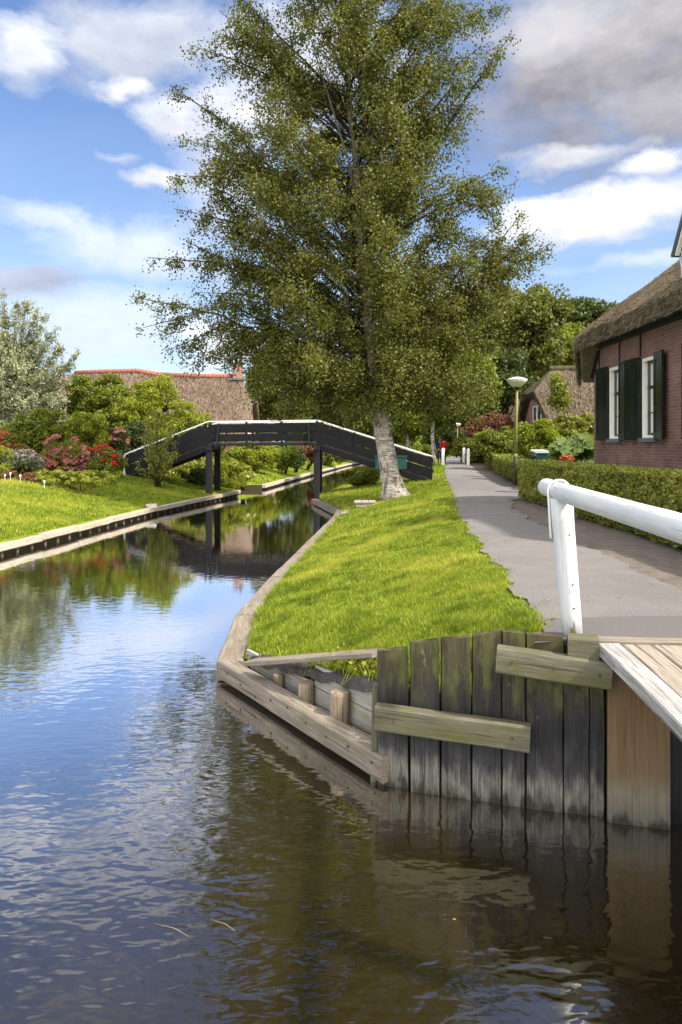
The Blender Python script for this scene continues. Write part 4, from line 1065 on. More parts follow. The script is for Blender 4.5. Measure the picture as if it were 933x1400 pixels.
# four little solar lights in the bed
labs = ['small white garden light nearest the grey cushion plant','small white garden light in the brownish ground cover, second of the row','small white garden light at the end of the brownish ground cover','small white garden light alone in front of the lime-green ground cover']
proto = None
for (px, Y), lb in zip(((7,26.2),(14.5,27),(28,26.6),(61,26.4)), labs):
    x = gx(px,Y); z = lz(x,Y)
    if proto is None:
        proto = thing('garden_light', lb, 'garden light', (x,Y,z), 'garden lights in the flower bed')
        m = MB(); m.tube([(x,Y,z-.05),(x,Y,z+.2)], .009, 7); m.build('stem', M['steel'], proto)
        m = MB(); m.lathe((x,Y,z+.19), [(.014,0),(.028,.02),(.032,.06),(.038,.07),(.032,.09),(.01,.1)], 12); m.build('lamp_head', M['white'], proto, True)
    else: dup(proto, (x,Y,z), lb)
# sapling before the bridge
def sapling():
    b = gl(216,33.2); t = thing('sapling', 'wispy young shrub with feathery stems in front of the bridge ramp', 'shrub', b)
    mb = MB(); P, AX = [], []
    for (a,c) in ((200,566),(207,562),(215,570),(222,566),(230,578),(240,572),(205,590),(228,600),(238,610),(196,600),(214,585),(232,588),(220,606),(210,612),(225,622),(200,626),(236,630),(190,640),(214,556),(248,590),(204,610),(240,622),(216,630),(226,640)):
        e = Vector(at(a,c,33.2+random.uniform(-.4,.4))); s0 = Vector(b)+Vector((random.uniform(-.12,.12),random.uniform(-.1,.1),0)); m = s0.lerp(e,.5)+Vector((0,0,.12))
        mb.tube([s0,m,e],[.018,.012,.004],5)
        for q in range(9):
            f = random.uniform(.25,1); p = s0.lerp(e,f)+Vector((0,0,.1*(1-abs(2*f-1)))); dd = ((e-s0).normalized()+Vector((random.gauss(0,.5),random.gauss(0,.5),random.gauss(.2,.3)))).normalized()
            n = 20; tt = rng.random(n)[:,None]; P.append(np.array(p)+np.array(dd)*tt*.32+rng.normal(size=(n,3))*.06); AX.append(np.repeat(np.array(dd)[None,:],n,0))
    mb.build('stems', M['twig'], t, True); P = np.concatenate(P); leaves('foliage', P, .05, M['leaf_hedge'], t, None, .4, .3, axis=np.concatenate(AX))
sapling()
# planting seen through and under the bridge
ptree('dogwood_bush', 'bright yellow-green bush on the lawn seen through the bridge', 345, 52, [(342,622,26,18),(362,624,20,17)], 'leaf_lime', 60, .36, 11000, .075, 'l', 'bush', fn=shrub)
ptree('dogwood_bush', 'mid-green bush next to the bright one under the bridge deck', 390, 56, [(388,624,18,16)], 'leaf_bush', 36, .36, 6500, .08, 'l', 'bush', fn=shrub)
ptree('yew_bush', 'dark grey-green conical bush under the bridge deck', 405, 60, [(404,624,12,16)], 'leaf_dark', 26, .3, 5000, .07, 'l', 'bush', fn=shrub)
ptree('barberry_bush', 'reddish brown bush on the bank beyond the bridge', 420, 66, [(418,619,16,10),(430,618,12,10)], 'leaf_copper', 30, .35, 5000, .08, 'l', 'bush', fn=shrub)
ptree('rushes_clump', 'olive bank planting below the far trees by the bend', 455, 80, [(445,625,18,9),(468,620,16,10),(430,620,12,9)], 'leaf_oak', 40, .4, 6000, .1, 'l', 'plants', fn=shrub)
ptree('iris_clump', 'tall light green leaves growing round the bridge posts', 318, 38.5, [(312,655,12,18),(300,648,10,20),(328,660,10,10)], 'leaf_lime', 40, .25, 6000, .07, 'l', 'plant', fn=shrub, aspect=.25)
ptree('hosta_clump', 'broad yellow hosta leaves over the ditch corner', 333, 39, [(330,648,14,10),(318,640,10,9)], 'leaf_yellow', 26, .24, 1600, .13, 'l', 'plant', fn=shrub)
ptree('hosta_clump', 'yellow-green planting between ramp and bridge posts', 256, 38.5, [(256,644,24,12),(282,640,14,14),(240,650,16,8)], 'leaf_yellow', 50, .25, 6500, .07, 'l', 'plant', fn=shrub)
ptree('azalea_bush', 'green bush behind the bridge posts under the left trestle', 262, 41, [(262,632,20,14),(290,628,18,16),(305,622,14,14)], 'leaf_bush', 40, .3, 6500, .07, 'l', 'bush', fn=shrub)
ptree('fern_clump', 'dark ferns at the water edge under the bridge ramp', 500, 36, [(494,656,14,6),(507,652,10,6)], 'leaf_bush', 20, .25, 2600, .08, 'r', 'plant', fn=shrub)
# picket fence
pf = thing('picket_fence', 'low grey picket fence beside the bright bush through the bridge', 'fence', gl(322,47))
for k in range(9):
    x = gx(314,47)+k*.13; z = lz(x,47); mb = MB(); mb.beam((x,47,z),(x+random.uniform(-.02,.02),47,z+.5+random.uniform(-.05,.05)),.05,.03,up=(0,1,0)); mb.build('picket', M['wood_grey'], pf)
mb = MB(); z = lz(gx(322,47),47); mb.beam((gx(313,47),47.04,z+.3),(gx(338,47),47.04,z+.3),.03,.05); mb.build('fence_rail', M['wood_grey'], pf)

# right side planting
ptree('privet_bush', 'rounded olive bush just past the white bollards', 655, 47, [(652,618,26,20),(670,622,18,18),(632,614,12,14)], 'leaf_hedge', 60, .35, 12000, .07, 'r', 'bush', fn=shrub)
ptree('maple_shrub', 'copper-red maple shrub behind the clipped hedge', 672, 44, [(672,580,30,14),(690,592,22,16),(655,586,18,12)], 'leaf_copper', 60, .36, 8000, .085, 'r', 'shrub', fn=shrub)
ptree('hazel_bush', 'mixed green bush above the far hedge left of the lamp', 690, 40, [(688,612,22,20),(668,604,18,14),(700,600,14,22)], 'leaf_bush', 50, .34, 9000, .07, 'r', 'bush', fn=shrub)
ptree('elder_bush', 'fresh yellow-green feathery bush right of the lamp pole', 730, 32, [(722,606,16,24),(740,600,22,22),(756,612,16,18),(716,590,8,14)], 'leaf_lime', 60, .26, 11000, .055, 'r', 'bush', fn=shrub)
ptree('pear_tree', 'young spire-shaped tree in front of the mossy thatch', 782, 33, [(768,560,12,26),(780,592,26,24),(764,535,6,22),(795,600,18,20),(762,515,3,14),(802,582,10,12)], 'leaf_hedge', 110, .26, 15000, .06, 'r', 'tree', shell=.3, r0=.07)
ptree('dahlia_clump', 'orange-red flowers low in front of the giant leaves', 775, 23.6, [(774,628,7,4)], 'rust_flower', 16, .1, 900, .04, 'r', 'flowers', fn=shrub)
def gunnera():
    b = gr(790,25); t = thing('gunnera_plant', 'giant-leaved plant with huge ribbed leaves by the brick corner', 'plant', b)
    for k in range(34):
        a, c, s_ = random.uniform(758,816), random.uniform(600,630), random.uniform(.26,.46)
        if c < 600+abs(a-790)*.3: c += 8
        c0 = Vector(at(a,c,25+random.uniform(-.7,.7))); V, Fc = [tuple(c0)], []
        tilt = Matrix.Rotation(random.uniform(.2,1.1),3,'X')@Matrix.Rotation(random.uniform(-.6,.6),3,'Y')@Matrix.Rotation(random.uniform(0,6.28),3,'Z'); n = 30
        for ring in (1,2,3):
            for i in range(n):
                th = 6.283*i/n; lob = 1+(.14*math.cos(5*th)+.10*math.cos(15*th))*ring/3; r = s_*ring/3*lob
                V.append(tuple(c0+tilt@Vector((r*math.cos(th), r*math.sin(th), .10*s_*(ring**1.2)*.5+.09*s_*math.cos(10*th)*ring/2.2-.05*s_*ring*ring*.4))))
        for i in range(n): Fc.append((0,1+i,1+(i+1)%n))
        for ring in range(2):
            for i in range(n):
                j=(i+1)%n; Fc.append((1+ring*n+i,1+ring*n+j,1+ring*n+n+j,1+ring*n+n+i))
        lf_ = link_mesh('leaf', np.array(V), Fc, M['leaf_gunnera'], t, True)
        mb = MB(); mb.tube([b, Vector(b).lerp(c0,.6)+Vector((0,0,.1)), c0],[.04,.03,.02],6); mb.build('leaf_stalk', M['leaf_bush'], lf_ if False else t, True)
gunnera()

# clipped hedges
def hedge(name, label, poly, z0fun, h, nl, size, core_in=.06):
    """poly: four ground corners; leaves over top and sides"""
    c = sum((Vector((*p,0)) for p in poly), Vector())/len(poly)
    t = thing(name, label, 'hedge', (c.x,c.y,float(z0fun(c.x,c.y))))
    n = len(poly); area = []
    segs = [(Vector((*poly[i],0)), Vector((*poly[(i+1)%n],0))) for i in range(n)]
    P, Nn = [], []
    tot = sum((b-a).length for a,b in segs)*h
    for a, b in segs:
        d = b-a; L = d.length; nrm = Vector((d.y,-d.x,0)).normalized(); m = int(nl*L*h/tot*.72)
        m = int(m*min(1, 14/max(1,(a+b).length/2))) if False else m
        u = rng.random(m); w = rng.random(m)
        x = a.x+d.x*u; y = a.y+d.y*u
        bul = .05*vnoise(x*2+y*2, w*6)+.05*np.sin(u*L*1.3)-.10*(w>.88)*(w-.88)/.12-.12*(w<.15)
        dep = -np.abs(rng.normal(size=m))*.05
        P.append(np.stack([x+nrm.x*(bul+dep), y+nrm.y*(bul+dep), z0fun(x,y)+.04+w*(h-.02)+.03*rng.normal(size=m)],1)); Nn.append(np.repeat(np.array(nrm)[None,:],m,0))
    m = int(nl*.34); u = rng.random(m)[:,None]; w = rng.random(m)[:,None]; q = [np.array(p) for p in poly]
    xy = (q[0]*(1-u)+q[1]*u)*(1-w)+(q[3]*(1-u)+q[2]*u)*w
    P.append(np.stack([xy[:,0],xy[:,1],z0fun(xy[:,0],xy[:,1])+h+.03*vnoise(xy[:,0]*3,xy[:,1]*3)+.025*rng.normal(size=m)],1)); Nn.append(np.repeat(np.array([[0,0,1.]]),m,0))
    leaves('foliage', np.concatenate(P), size, M['leaf_hedge'], t, np.concatenate(Nn), .6, .4)
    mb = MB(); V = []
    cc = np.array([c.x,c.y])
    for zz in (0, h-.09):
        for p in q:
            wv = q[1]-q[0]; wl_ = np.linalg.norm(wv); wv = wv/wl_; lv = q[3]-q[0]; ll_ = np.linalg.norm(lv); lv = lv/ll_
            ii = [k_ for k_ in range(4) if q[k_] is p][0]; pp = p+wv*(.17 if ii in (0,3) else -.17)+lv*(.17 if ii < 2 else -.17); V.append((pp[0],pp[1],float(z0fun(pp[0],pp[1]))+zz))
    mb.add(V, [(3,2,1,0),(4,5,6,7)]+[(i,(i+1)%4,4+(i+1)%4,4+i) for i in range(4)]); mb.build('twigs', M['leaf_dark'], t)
z0 = lambda x, y: ZP(y)+0*np.asarray(x,float)
hedge('hedge', 'clipped green hedge running along the path before the brick house', [(4.62,5.5),(5.35,5.5),(5.85,20.9),(5.05,20.9)][::1], z0, 1.05, 105000, .032)
hedge('hedge', 'lower clipped hedge between the lamp post and the white bollards', [(6.65,26.6),(8.3,26.0),(9.6,43),(8.5,43)], z0, .88, 34000, .045)
hedge('hedge', 'short hedge stretch behind the lamp post by the green bin', [(6.9,25.6),(6.95,24.6),(12.0,24.6),(12.0,25.6)], z0, .95, 16000, .04)
# ================================================================= black timber bridge
def far_bridge():
    yb = lambda x: 34.35-.09*(x+6)
    W = 2.0
    t = thing('timber_bridge', 'black timber footbridge with white handrails arching over the canal on square posts', 'bridge', (-3.6, yb(-3.6), WZ))
    Pf = [(-10.25,1.12),(-6.24,2.66),(-1.05,2.70),(4.18,1.04)]           # rail top line
    def pt(x, z, s): return (x+.06*s, yb(x)+W*s, z)
    def seg(i, off0, off1, s, th, name, mat, f0=0, f1=1, out=0, b=.008):
        (xa,za),(xb,zb) = Pf[i],Pf[i+1]
        xa_, xb_ = xa+(xb-xa)*f0, xa+(xb-xa)*f1; za_, zb_ = za+(zb-za)*f0, za+(zb-za)*f1
        o = (off0+off1)/2
        p, q = Vector(pt(xa_,za_-o,s)), Vector(pt(xb_,zb_-o,s)); sy = -1 if s == 0 else 1
        p.y += sy*out; q.y += sy*out
        m = MB(); m.beam(p, q, th, off1-off0, b=b, jit=.003, nseg=4); return m.build(name, mat, t)
    for s in (0,1):
        for i in (0,1,2):
            seg(i, -.02, .035, s, .10, 'handrail', M['white_rail'])
            if i == 1:
                seg(i,.14,.50,s,.045,'side_board',M['tar'],out=.02); seg(i,.60,.92,s,.045,'side_board',M['tar'],out=.02)
                seg(i,1.03,1.15,s,.12,'stringer',M['tar_grey'],0,1)
            else:
                f0, f1 = (0,1)
                seg(i,.12,.55,s,.045,'side_board',M['tar'],f0,f1,.02); seg(i,.60,1.03,s,.045,'side_board',M['tar'],f0,f1,.02)
                seg(i,1.12,1.38,s,.12,'stringer',M['tar'],.0 if i==0 else 0, 1)
            (xa,za),(xb,zb) = Pf[i],Pf[i+1]
            for f in ((.06,.4,.97) if i == 0 else (.02,.35,.67,.985) if i == 1 else (.03,.32,.62,.99)):
                x = xa+(xb-xa)*f; z = za+(zb-za)*f; m = MB()
                m.beam(pt(x,z-1.2,s), pt(x,z-.03,s), .10, .10, up=(0,1,0)); m.build('rail_post', M['tar'], t)
        m = MB(); m.beam(pt(-10.27,.1,s), pt(-10.27,1.1,s), .08,.09, up=(0,1,0)); m.build('end_post', M['white_rail'], t)
        # splayed struts beside the trestles
        for x in (-5.85,-1.45):
            m = MB(); p = Vector(pt(x,1.45,s)); q = Vector(pt(x+(.12 if x<-3 else -.06),2.5,s)); sy = -1 if s == 0 else 1
            p.y += .16*sy; q.y += .06*sy; m.beam(p,q,.08,.07,up=(0,1,0)); m.build('strut', M['tar_grey'], t)
        for x in (-6.2,-1.12):
            m = MB(); m.beam(pt(x+.0,-1.9,s), pt(x,1.50,s), .28,.26, up=(0,1,0), b=.02, jit=.004, nseg=4); m.build('pier_post', M['tar_grey'] if s == 0 else M['tar'], t)
    for x in (-6.2,-1.12):
        m = MB(); a, b = Vector(pt(x,1.42,0)), Vector(pt(x,1.42,1)); a.y -= .3; b.y += .3; m.beam(a,b,.24,.2); m.build('cross_beam', M['tar_grey'], t)
    # deck boards run across; one mesh of planking per span
    for i in (0,1,2):
        (xa,za),(xb,zb) = Pf[i],Pf[i+1]; m = MB(); L = math.hypot(xb-xa,zb-za); n = int(L/.2)
        for k in range(n):
            f = (k+.5)/n; x = xa+(xb-xa)*f; z = za+(zb-za)*f-(1.06 if i != 1 else 1.0)
            m.beam(pt(x,z,.04), pt(x,z,.96), .185, .045, up=(-(zb-za)/L,0,(xb-xa)/L))
        m.build('decking', M['wood_grey'], t)
far_bridge()
def teal_box():
    y = 33.25; x0, x1 = gx(513,y), gx(556,y); z0, z1 = gz(641,y), gz(623,y)
    t = thing('storage_box', 'teal green box fixed to the bridge ramp behind the birch trunk', 'box', ((x0+x1)/2,y,z0))
    m = MB(); m.beam(((x0+x1)/2,y,z0),((x0+x1)/2,y,z1-.06), x1-x0, .3, up=(0,1,0), b=.03); m.build('body', M['teal'], t)
    m = MB(); m.beam((x0-.02,y,z1-.03),(x1+.02,y,z1-.03), .36,.05, b=.02); m.build('lid', M['teal'], t)
    m = MB(); m.beam((x0+.1,y+.26,z0+.25),(x1-.1,y+.26,z0+.25),.22,.05); m.build('bracket', M['iron'], t)
teal_box()
# little landing of planks on the lawn
def landing():
    x, y = .93, 25.4; z = float(zr(np.array([x]),np.array([y]))[0])
    t = thing('bench', 'low weathered plank bench at the lawn edge by the birch', 'bench', (x,y,z))
    for k in range(3):
        m = MB(); m.beam((x-.36+k*.25,y-.28,z+.16),(x-.34+k*.25,y+.5,z+.16),.235,.045,jit=.004); m.build('seat_plank', M['wood_far'], t)
    for yy in (-.2,.4):
        m = MB(); m.beam((x-.42,y+yy,z+.06),(x+.42,y+yy,z+.06),.09,.14); m.build('bearer', M['wood_grey'], t)
    t2 = thing('plank_step', 'sunken grey plank step between canal edging and lawn bench', 'step', (.36,24.8,-.8))
    for k in range(3):
        m = MB(); m.beam((.08+k*.2,24.2+.1*k,-.74),(.28+k*.2,25.6+.1*k,-.72),.18,.05); m.build('plank', M['wood_grey'], t2)
landing()
m = MB(); p_ = at(206,689,27.4); m.beam((p_[0]-.16,27.4,lz(p_[0],27.4)+.03),(p_[0]+.2,27.5,lz(p_[0],27.5)+.06),.25,.14,jit=.01,nseg=3); tag(m.build('stone_block', M['stone']), 'small pale stone block lying on the far lawn near its timber edge', 'stone')

# ================================================================= buildings
def surf(name, verts, faces, mat, parent, thick=.35, cuts=7, wob=.05, bev=.07):
    bm = bmesh.new(); vs = [bm.verts.new(v) for v in verts]
    for f in faces: bm.faces.new([vs[i] for i in f])
    bmesh.ops.recalc_face_normals(bm, faces=bm.faces)
    up = sum(f.normal.z for f in bm.faces)
    if up < 0: bmesh.ops.reverse_faces(bm, faces=bm.faces)
    bmesh.ops.triangulate(bm, faces=bm.faces)
    bmesh.ops.subdivide_edges(bm, edges=bm.edges, cuts=cuts, use_grid_fill=True)
    for v in bm.verts:
        x, y, z = v.co; n = float(vnoise(np.array(x*.9+z*.7), np.array(y*.9)))+.5*float(vnoise(np.array(x*2.7), np.array(y*2.3+z)))
        v.co += Vector((0,0,wob*n))
    me = bpy.data.meshes.new(name); org = origin_of(parent)
    for v in bm.verts: v.co -= org
    bm.to_mesh(me); bm.free(); me.materials.append(mat)
    for p in me.polygons: p.use_smooth = True
    o = bpy.data.objects.new(name, me); COL.objects.link(o); o.parent = parent
    md = o.modifiers.new('thickness', 'SOLIDIFY'); md.thickness = thick; md.offset = -1; md.use_even_offset = False
    md = o.modifiers.new('round', 'BEVEL'); md.width = bev; md.segments = 3; md.limit_method = 'ANGLE'; md.angle_limit = R_(50)
    return o

def brick_house():
    X = 6.85; yf, yn = 19.8, 9.6
    t = thing('brick_house', 'red brick farmhouse with thick mossy thatch and dark green shutters behind the hedge', 'house', (X, 14.7, .2))
    wins = [(17.86,18.60),(15.86,16.58),(13.0,13.75),(11.2,11.95)]; z0, z1 = 1.68, 3.48
    ys = sorted([yn+.5, 19.3]+[v for w in wins for v in w]); zs = [.0, z0, z1, 4.2]
    V, Fc = [], []
    def quad(a,b,c,d): o = len(V); V.extend([a,b,c,d]); Fc.append((o,o+1,o+2,o+3))
    for i in range(len(ys)-1):
        hole = any(abs(ys[i]-w[0])<1e-6 for w in wins)
        for k in range(3):
            if hole and k == 1: continue
            quad((X,ys[i],zs[k]),(X,ys[i+1],zs[k]),(X,ys[i+1],zs[k+1]),(X,ys[i],zs[k+1]))
    quad((X,19.3,0),(X,yf,0),(X,yf,3.5),(X,19.3,4.2)); quad((X,yn,0),(X,yn+.5,0),(X,yn+.5,4.2),(X,yn,3.5))
    quad((X,yf,0),(22,yf,0),(22,yf,3.5),(X,yf,3.5)); quad((X,yn,0),(22,yn,0),(22,yn,3.5),(X,yn,3.5))
    for a,b in wins:
        for y in (a,b): quad((X,y,z0),(X+.2,y,z0),(X+.2,y,z1),(X,y,z1))
        quad((X,a,z1),(X,b,z1),(X+.2,b,z1),(X+.2,a,z1)); quad((X,a,z0),(X,b,z0),(X+.2,b,z0),(X+.2,a,z0))
    link_mesh('wall', np.array(V), Fc, M['brick'], t)
    def bx(lo, hi, nm, mat, par): m = MB(); m.box(lo, hi); return m.build(nm, M[mat], par)
    for a,b in wins:
        w = thing('window', None, None, (0,0,0)); w.parent = None
        bpy.data.objects.remove(w)
        # frame of four cream boards lining the opening
        m = MB(); xo, xi = X-.025, X+.16
        m.box((xo,a+.002,z0+.002),(xi,a+.075,z1-.002)); m.box((xo,b-.075,z0+.002),(xi,b-.002,z1-.002)); m.box((xo,a+.076,z1-.08),(xi,b-.076,z1-.003)); m.box((xo,a+.076,z0+.003),(xi,b-.076,z0+.06))
        fr = m.build('window', M['cream'], t)
        m = MB(); sx = X+.07; zm = z0+1.13
        m.box((sx,a+.078,z0+.062),(sx+.05,a+.125,z1-.082)); m.box((sx,b-.125,z0+.062),(sx+.05,b-.078,z1-.082)); m.box((sx,a+.127,z1-.14),(sx+.05,b-.127,z1-.082)); m.box((sx,a+.127,z0+.062),(sx+.05,b-.127,z0+.12))
        m.box((sx-.03,a+.127,zm-.03),(sx+.05,b-.127,zm+.04)); m.box((sx+.008,a+.127,z0+.55),(sx+.04,b-.127,z0+.58)); m.box((sx+.008,(a+b)/2-.012,zm+.042),(sx+.04,(a+b)/2+.012,z1-.142))
        m.build('sash', M['green_paint'], fr)
        m = MB(); m.add([(sx+.025,a+.1,z0+.08),(sx+.025,b-.1,z0+.08),(sx+.025,b-.1,z1-.1),(sx+.025,a+.1,z1-.1)],[(0,1,2,3)]); m.build('pane', M['pane'], fr)
        V2, F2 = [], []; n = 40
        for k in range(n+1):
            y = a+.05+(b-a-.1)*k/n; x = X+.24+.025*math.sin(k*1.25)
            V2 += [(x,y,z0+.02),(x,y,z1-.04)]
        gap0, gap1 = int(n*.40), int(n*.60)
        for k in range(n):
            if gap0 <= k < gap1: continue
            F2.append((2*k,2*k+2,2*k+3,2*k+1))
        link_mesh('curtain', np.array(V2), F2, M['cloth_white'], fr, True)
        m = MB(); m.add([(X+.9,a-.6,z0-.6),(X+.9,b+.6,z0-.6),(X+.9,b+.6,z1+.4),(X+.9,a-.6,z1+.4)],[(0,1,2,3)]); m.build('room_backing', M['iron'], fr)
        bx((X-.10,a-.06,z0-.09),(X+.03,b+.06,z0-.004),'sill','slate',fr)
        for (y0,y1,hinge) in ((b+.03,b+.61,b+.03),(a-.61,a-.03,a-.03)):
            # panelled shutter leaf, standing slightly off the wall
            m = MB(); ang = R_(7)*(1 if hinge == y0 else -1)
            def P(y, z, x): 
                dy = y-hinge; return (X-.045-abs(dy)*math.sin(abs(ang))-x, y, z)
            def slab(ya,yb_,za,zb,x0_,x1_):
                o = [P(ya,za,x0_),P(yb_,za,x0_),P(yb_,zb,x0_),P(ya,zb,x0_),P(ya,za,x1_),P(yb_,za,x1_),P(yb_,zb,x1_),P(ya,zb,x1_)]
                m.add(o,[(0,1,2,3),(7,6,5,4),(0,4,5,1),(1,5,6,2),(2,6,7,3),(3,7,4,0)])
            za, zb = z0-.03, z1+.04
            slab(y0,y1,za,zb,0,.03)
            st = .1
            slab(y0,y0+st,za,zb,.0305,.05); slab(y1-st,y1,za,zb,.0305,.05)
            for (q0,q1) in ((za,za+.16),(za+.62,za+.72),(zb-.16,zb)): slab(y0+st+.001,y1-st-.001,q0,q1,.0305,.05)
            for (q0,q1) in ((za+.2,za+.58),(za+.76,zb-.2)): slab(y0+st+.05,y1-st-.05,q0,q1,.0305,.042)
            sh = m.build('shutter', M['green_paint'], t)
            # cut-out heart, dark
            yc = (y0+y1)/2; zc = zb-.42; hv = [P(yc+.03*1.1*(math.sin(q)**3), zc+.028*(math.cos(q)-.35*math.cos(2*q)-.15*math.cos(3*q)), .0435) for q in [6.283*i/20 for i in range(20)]]
            m = MB(); m.add(hv,[tuple(range(20))]); m.build('heart_cutout', M['iron'], sh)
            for zz in (za+.25, zb-.3):
                m = MB(); m.box((X-.06,hinge-.03,zz),(X-.002,hinge+.03,zz+.05)); m.build('hinge', M['iron'], sh)
            m = MB(); m.tube([(X-.005,yc,z0-.12),(X-.12,yc,z0-.14),(X-.13,yc,z0-.06)],.008,5); m.build('hook', M['iron'], sh)
    for y in (19.36,17.95,16.7,14.6):
        m = MB(); m.box((X-.03,y-.02,3.56 if y < 19 else 3.5),(X-.002,y+.02,4.12 if y < 19 else 4.0)); m.build('wall_anchor', M['iron'], t)
    # dark boards under the thatch
    m = MB(); m.beam((X-.05,yn+.5,4.13),(X-.05,19.3,4.13),.09,.14); m.beam((X-.05,19.31,4.14),(X-.05,19.88,3.38),.09,.16); m.build('verge_board', M['iron'], t)
    rv = [(6.25,19.45,4.42),(6.25,9.95,4.42),(12.9,14.7,9.75),(26,14.7,9.75),(6.62,20.3,3.5),(26,20.3,3.45),(6.62,9.1,3.5),(26,9.1,3.45)]
    surf('roof', rv, [(0,2,1),(0,4,5,3,2),(1,2,3,7,6)], M['thatch'], t, .40, 11, .045)
    n = 15000; yy = 12.5+rng.random(n)*7.0; xx = 6.22+rng.random(n)**1.2*2.6
    zz_ = 4.43+.8*(xx-6.25)+.045*1.2*(vnoise(xx*.9+(4.43+.8*(xx-6.25))*.7, yy*.9)); k = (zz_ < 3.4+1.18*(20.3-yy)+.02)
    e_ = 5000; ye = 12.5+rng.random(e_)*6.95; xe_ = 6.24+rng.normal(size=e_)*.03; ze_ = 4.40-rng.random(e_)*.40
    yv = 19.45+rng.random(2500)*.85; xv = 6.25+(yv-19.45)/.85*.37+rng.normal(size=2500)*.03; zv = 4.40-(yv-19.45)*1.1-rng.random(2500)*.38
    Ps = np.stack([np.concatenate([xx[k],xe_,xv]), np.concatenate([yy[k],ye,yv]), np.concatenate([zz_[k],ze_,zv])],1)
    AXs = np.repeat(np.array([[-1,.15,-.8]]),len(Ps),0)
    leaves('straw', Ps, .07, M['straw'], t, np.repeat(np.array([[-.62,0,.78]]),len(Ps),0), .07, 1.5, axis=AXs*1.6)['kind'] = 'stuff'
    # dormer with white scrolled boards
    dy0, dy1, dx = 12.9, 14.6, 6.86
    d = MB(); d.box((dx,dy0,4.25),(dx+2.6,dy1,5.45)); dm = d.build('dormer', M['slate'], t)
    m = MB(); xx = dx-.06
    for y in (dy1-.02, dy0+.02): m.box((xx,y-.06,4.3),(xx+.055,y+.06,5.4))
    for sgn, y in ((1,dy1),(-1,dy0)):
        P_ = [(xx+.02, y+sgn*(.06+.16*math.sin(q*1.0)*(1-q/9)), 4.45+.12*q) for q in [i*.5 for i in range(15)]]
        m.tube(P_, .035, 7)
        P_ = [(xx+.02, y+sgn*(.16+.09*math.cos(q)), 4.72+.1*math.sin(q)) for q in [i*.4 for i in range(13)]]
        m.tube(P_, .03, 7)
    m.build('scrolled_trim', M['bin_grey'], dm, True)
    m = MB(); yc = (dy0+dy1)/2
    m.beam((dx-.1,dy1+.14,5.36),(dx-.1,yc,6.75),.12,.09,up=(1,0,0)); m.beam((dx-.1,dy0-.14,5.36),(dx-.1,yc,6.75),.12,.09,up=(1,0,0)); m.build('gable_board', M['white'], dm)
    surf('dormer_roof', [(dx-.2,dy1+.2,5.34),(dx-.2,yc,6.85),(dx-.2,dy0-.2,5.34),(dx+3,dy1+.2,5.34),(dx+3,yc,6.85),(dx+3,dy0-.2,5.34)], [(0,1,4,3),(1,2,5,4)], M['slate'], dm, .07, 2, .0, .01)
brick_house()

def cottage(name, label, X, y0, yr_, y1, zb, ze, zrg, zh, xr, x1, thatch, brick, ridge=None):
    t = thing(name, label, 'house', (X, yr_, zb))
    V, Fc = [], []
    def quad(*p): o = len(V); V.extend(p); Fc.append(tuple(range(o,o+len(p))))
    s_ = (zrg-ze)/(yr_-y0+.8)
    zt = zh-.15
    quad((X,y0,zb),(X,y1,zb),(X,y1,ze+.1),(X,yr_+1.3,zt),(X,yr_-1.3,zt),(X,y0,ze+.1))
    quad((X,y0,zb),(x1,y0,zb),(x1,y0,ze+.1),(X,y0,ze+.1)); quad((X,y1,zb),(x1,y1,zb),(x1,y1,ze+.1),(X,y1,ze+.1))
    link_mesh('wall', np.array(V), Fc, brick, t)
    xe = X-.55
    hy = 1.55
    rv = [(xe+.25,y0-.8,ze),(x1+.5,y0-.8,ze),(x1+.5,yr_,zrg),(xr,yr_,zrg),(xe,yr_-hy,zh),(xe,yr_+hy,zh),(xe+.25,y1+.8,ze),(x1+.5,y1+.8,ze)]
    surf('roof', rv, [(0,1,2,3,4),(4,3,5),(5,3,2,7,6)], thatch, t, .42, 9, .07)
    m = MB(); m.tube([(xr-.1,yr_,zrg+.02)]+[(xr+(x1+.5-xr)*k/8,yr_,zrg+.05+.03*math.sin(k*2)) for k in range(9)], .17, 10); m.build('ridge', ridge or thatch, t, True)
    n = 6500; u = rng.random(n)**.8; yy = y0-.85+(yr_-y0+.85)*u; zz_ = ze+(zrg-ze)*u+.06
    x_ = xe+.3+(x1+.5-xe-.3)*rng.random(n); k = x_ > xe+.3+np.clip((u-.55)/.45,0,1)*(xr-xe)
    leaves('straw', np.stack([x_,yy,zz_],1)[k], .17, M['straw'], t, np.repeat(np.array([[0,-.67,.74]]),k.sum(),0), .09, 1.5, axis=np.repeat(np.array([[.1,-1.3,-1.2]]),k.sum(),0))['kind'] = 'stuff'
    wz0, wz1 = (zh-1.75), (zh-.75)
    for c in (-.46,.46):
        m = MB(); a, b = yr_-.2+c-.4, yr_-.2+c+.4
        m.box((X-.06,a,wz0),(X-.003,a+.07,wz1)); m.box((X-.06,b-.07,wz0),(X-.003,b,wz1)); m.box((X-.06,a+.072,wz1-.07),(X-.003,b-.072,wz1)); m.box((X-.06,a+.072,wz0),(X-.003,b-.072,wz0+.07))
        w = m.build('window', M['white'], t)
        m = MB(); m.add([(X-.02,a+.05,wz0+.05),(X-.02,b-.05,wz0+.05),(X-.02,b-.05,wz1-.05),(X-.02,a+.05,wz1-.05)],[(0,1,2,3)]); m.build('pane', M['glass'], w)
        m = MB(); m.box((X-.12,a-.04,wz0-.09),(X-.004,b+.04,wz0-.004)); m.build('sill', M['slate'], w)
    m = MB(); m.beam((X+.2,y0-.06,ze-.1),(x1,y0-.06,ze-.1),.1,.3); m.build('eave_shade_strip', M['iron'], t)  # black strip standing in for the shaded gap below the eave
    return t
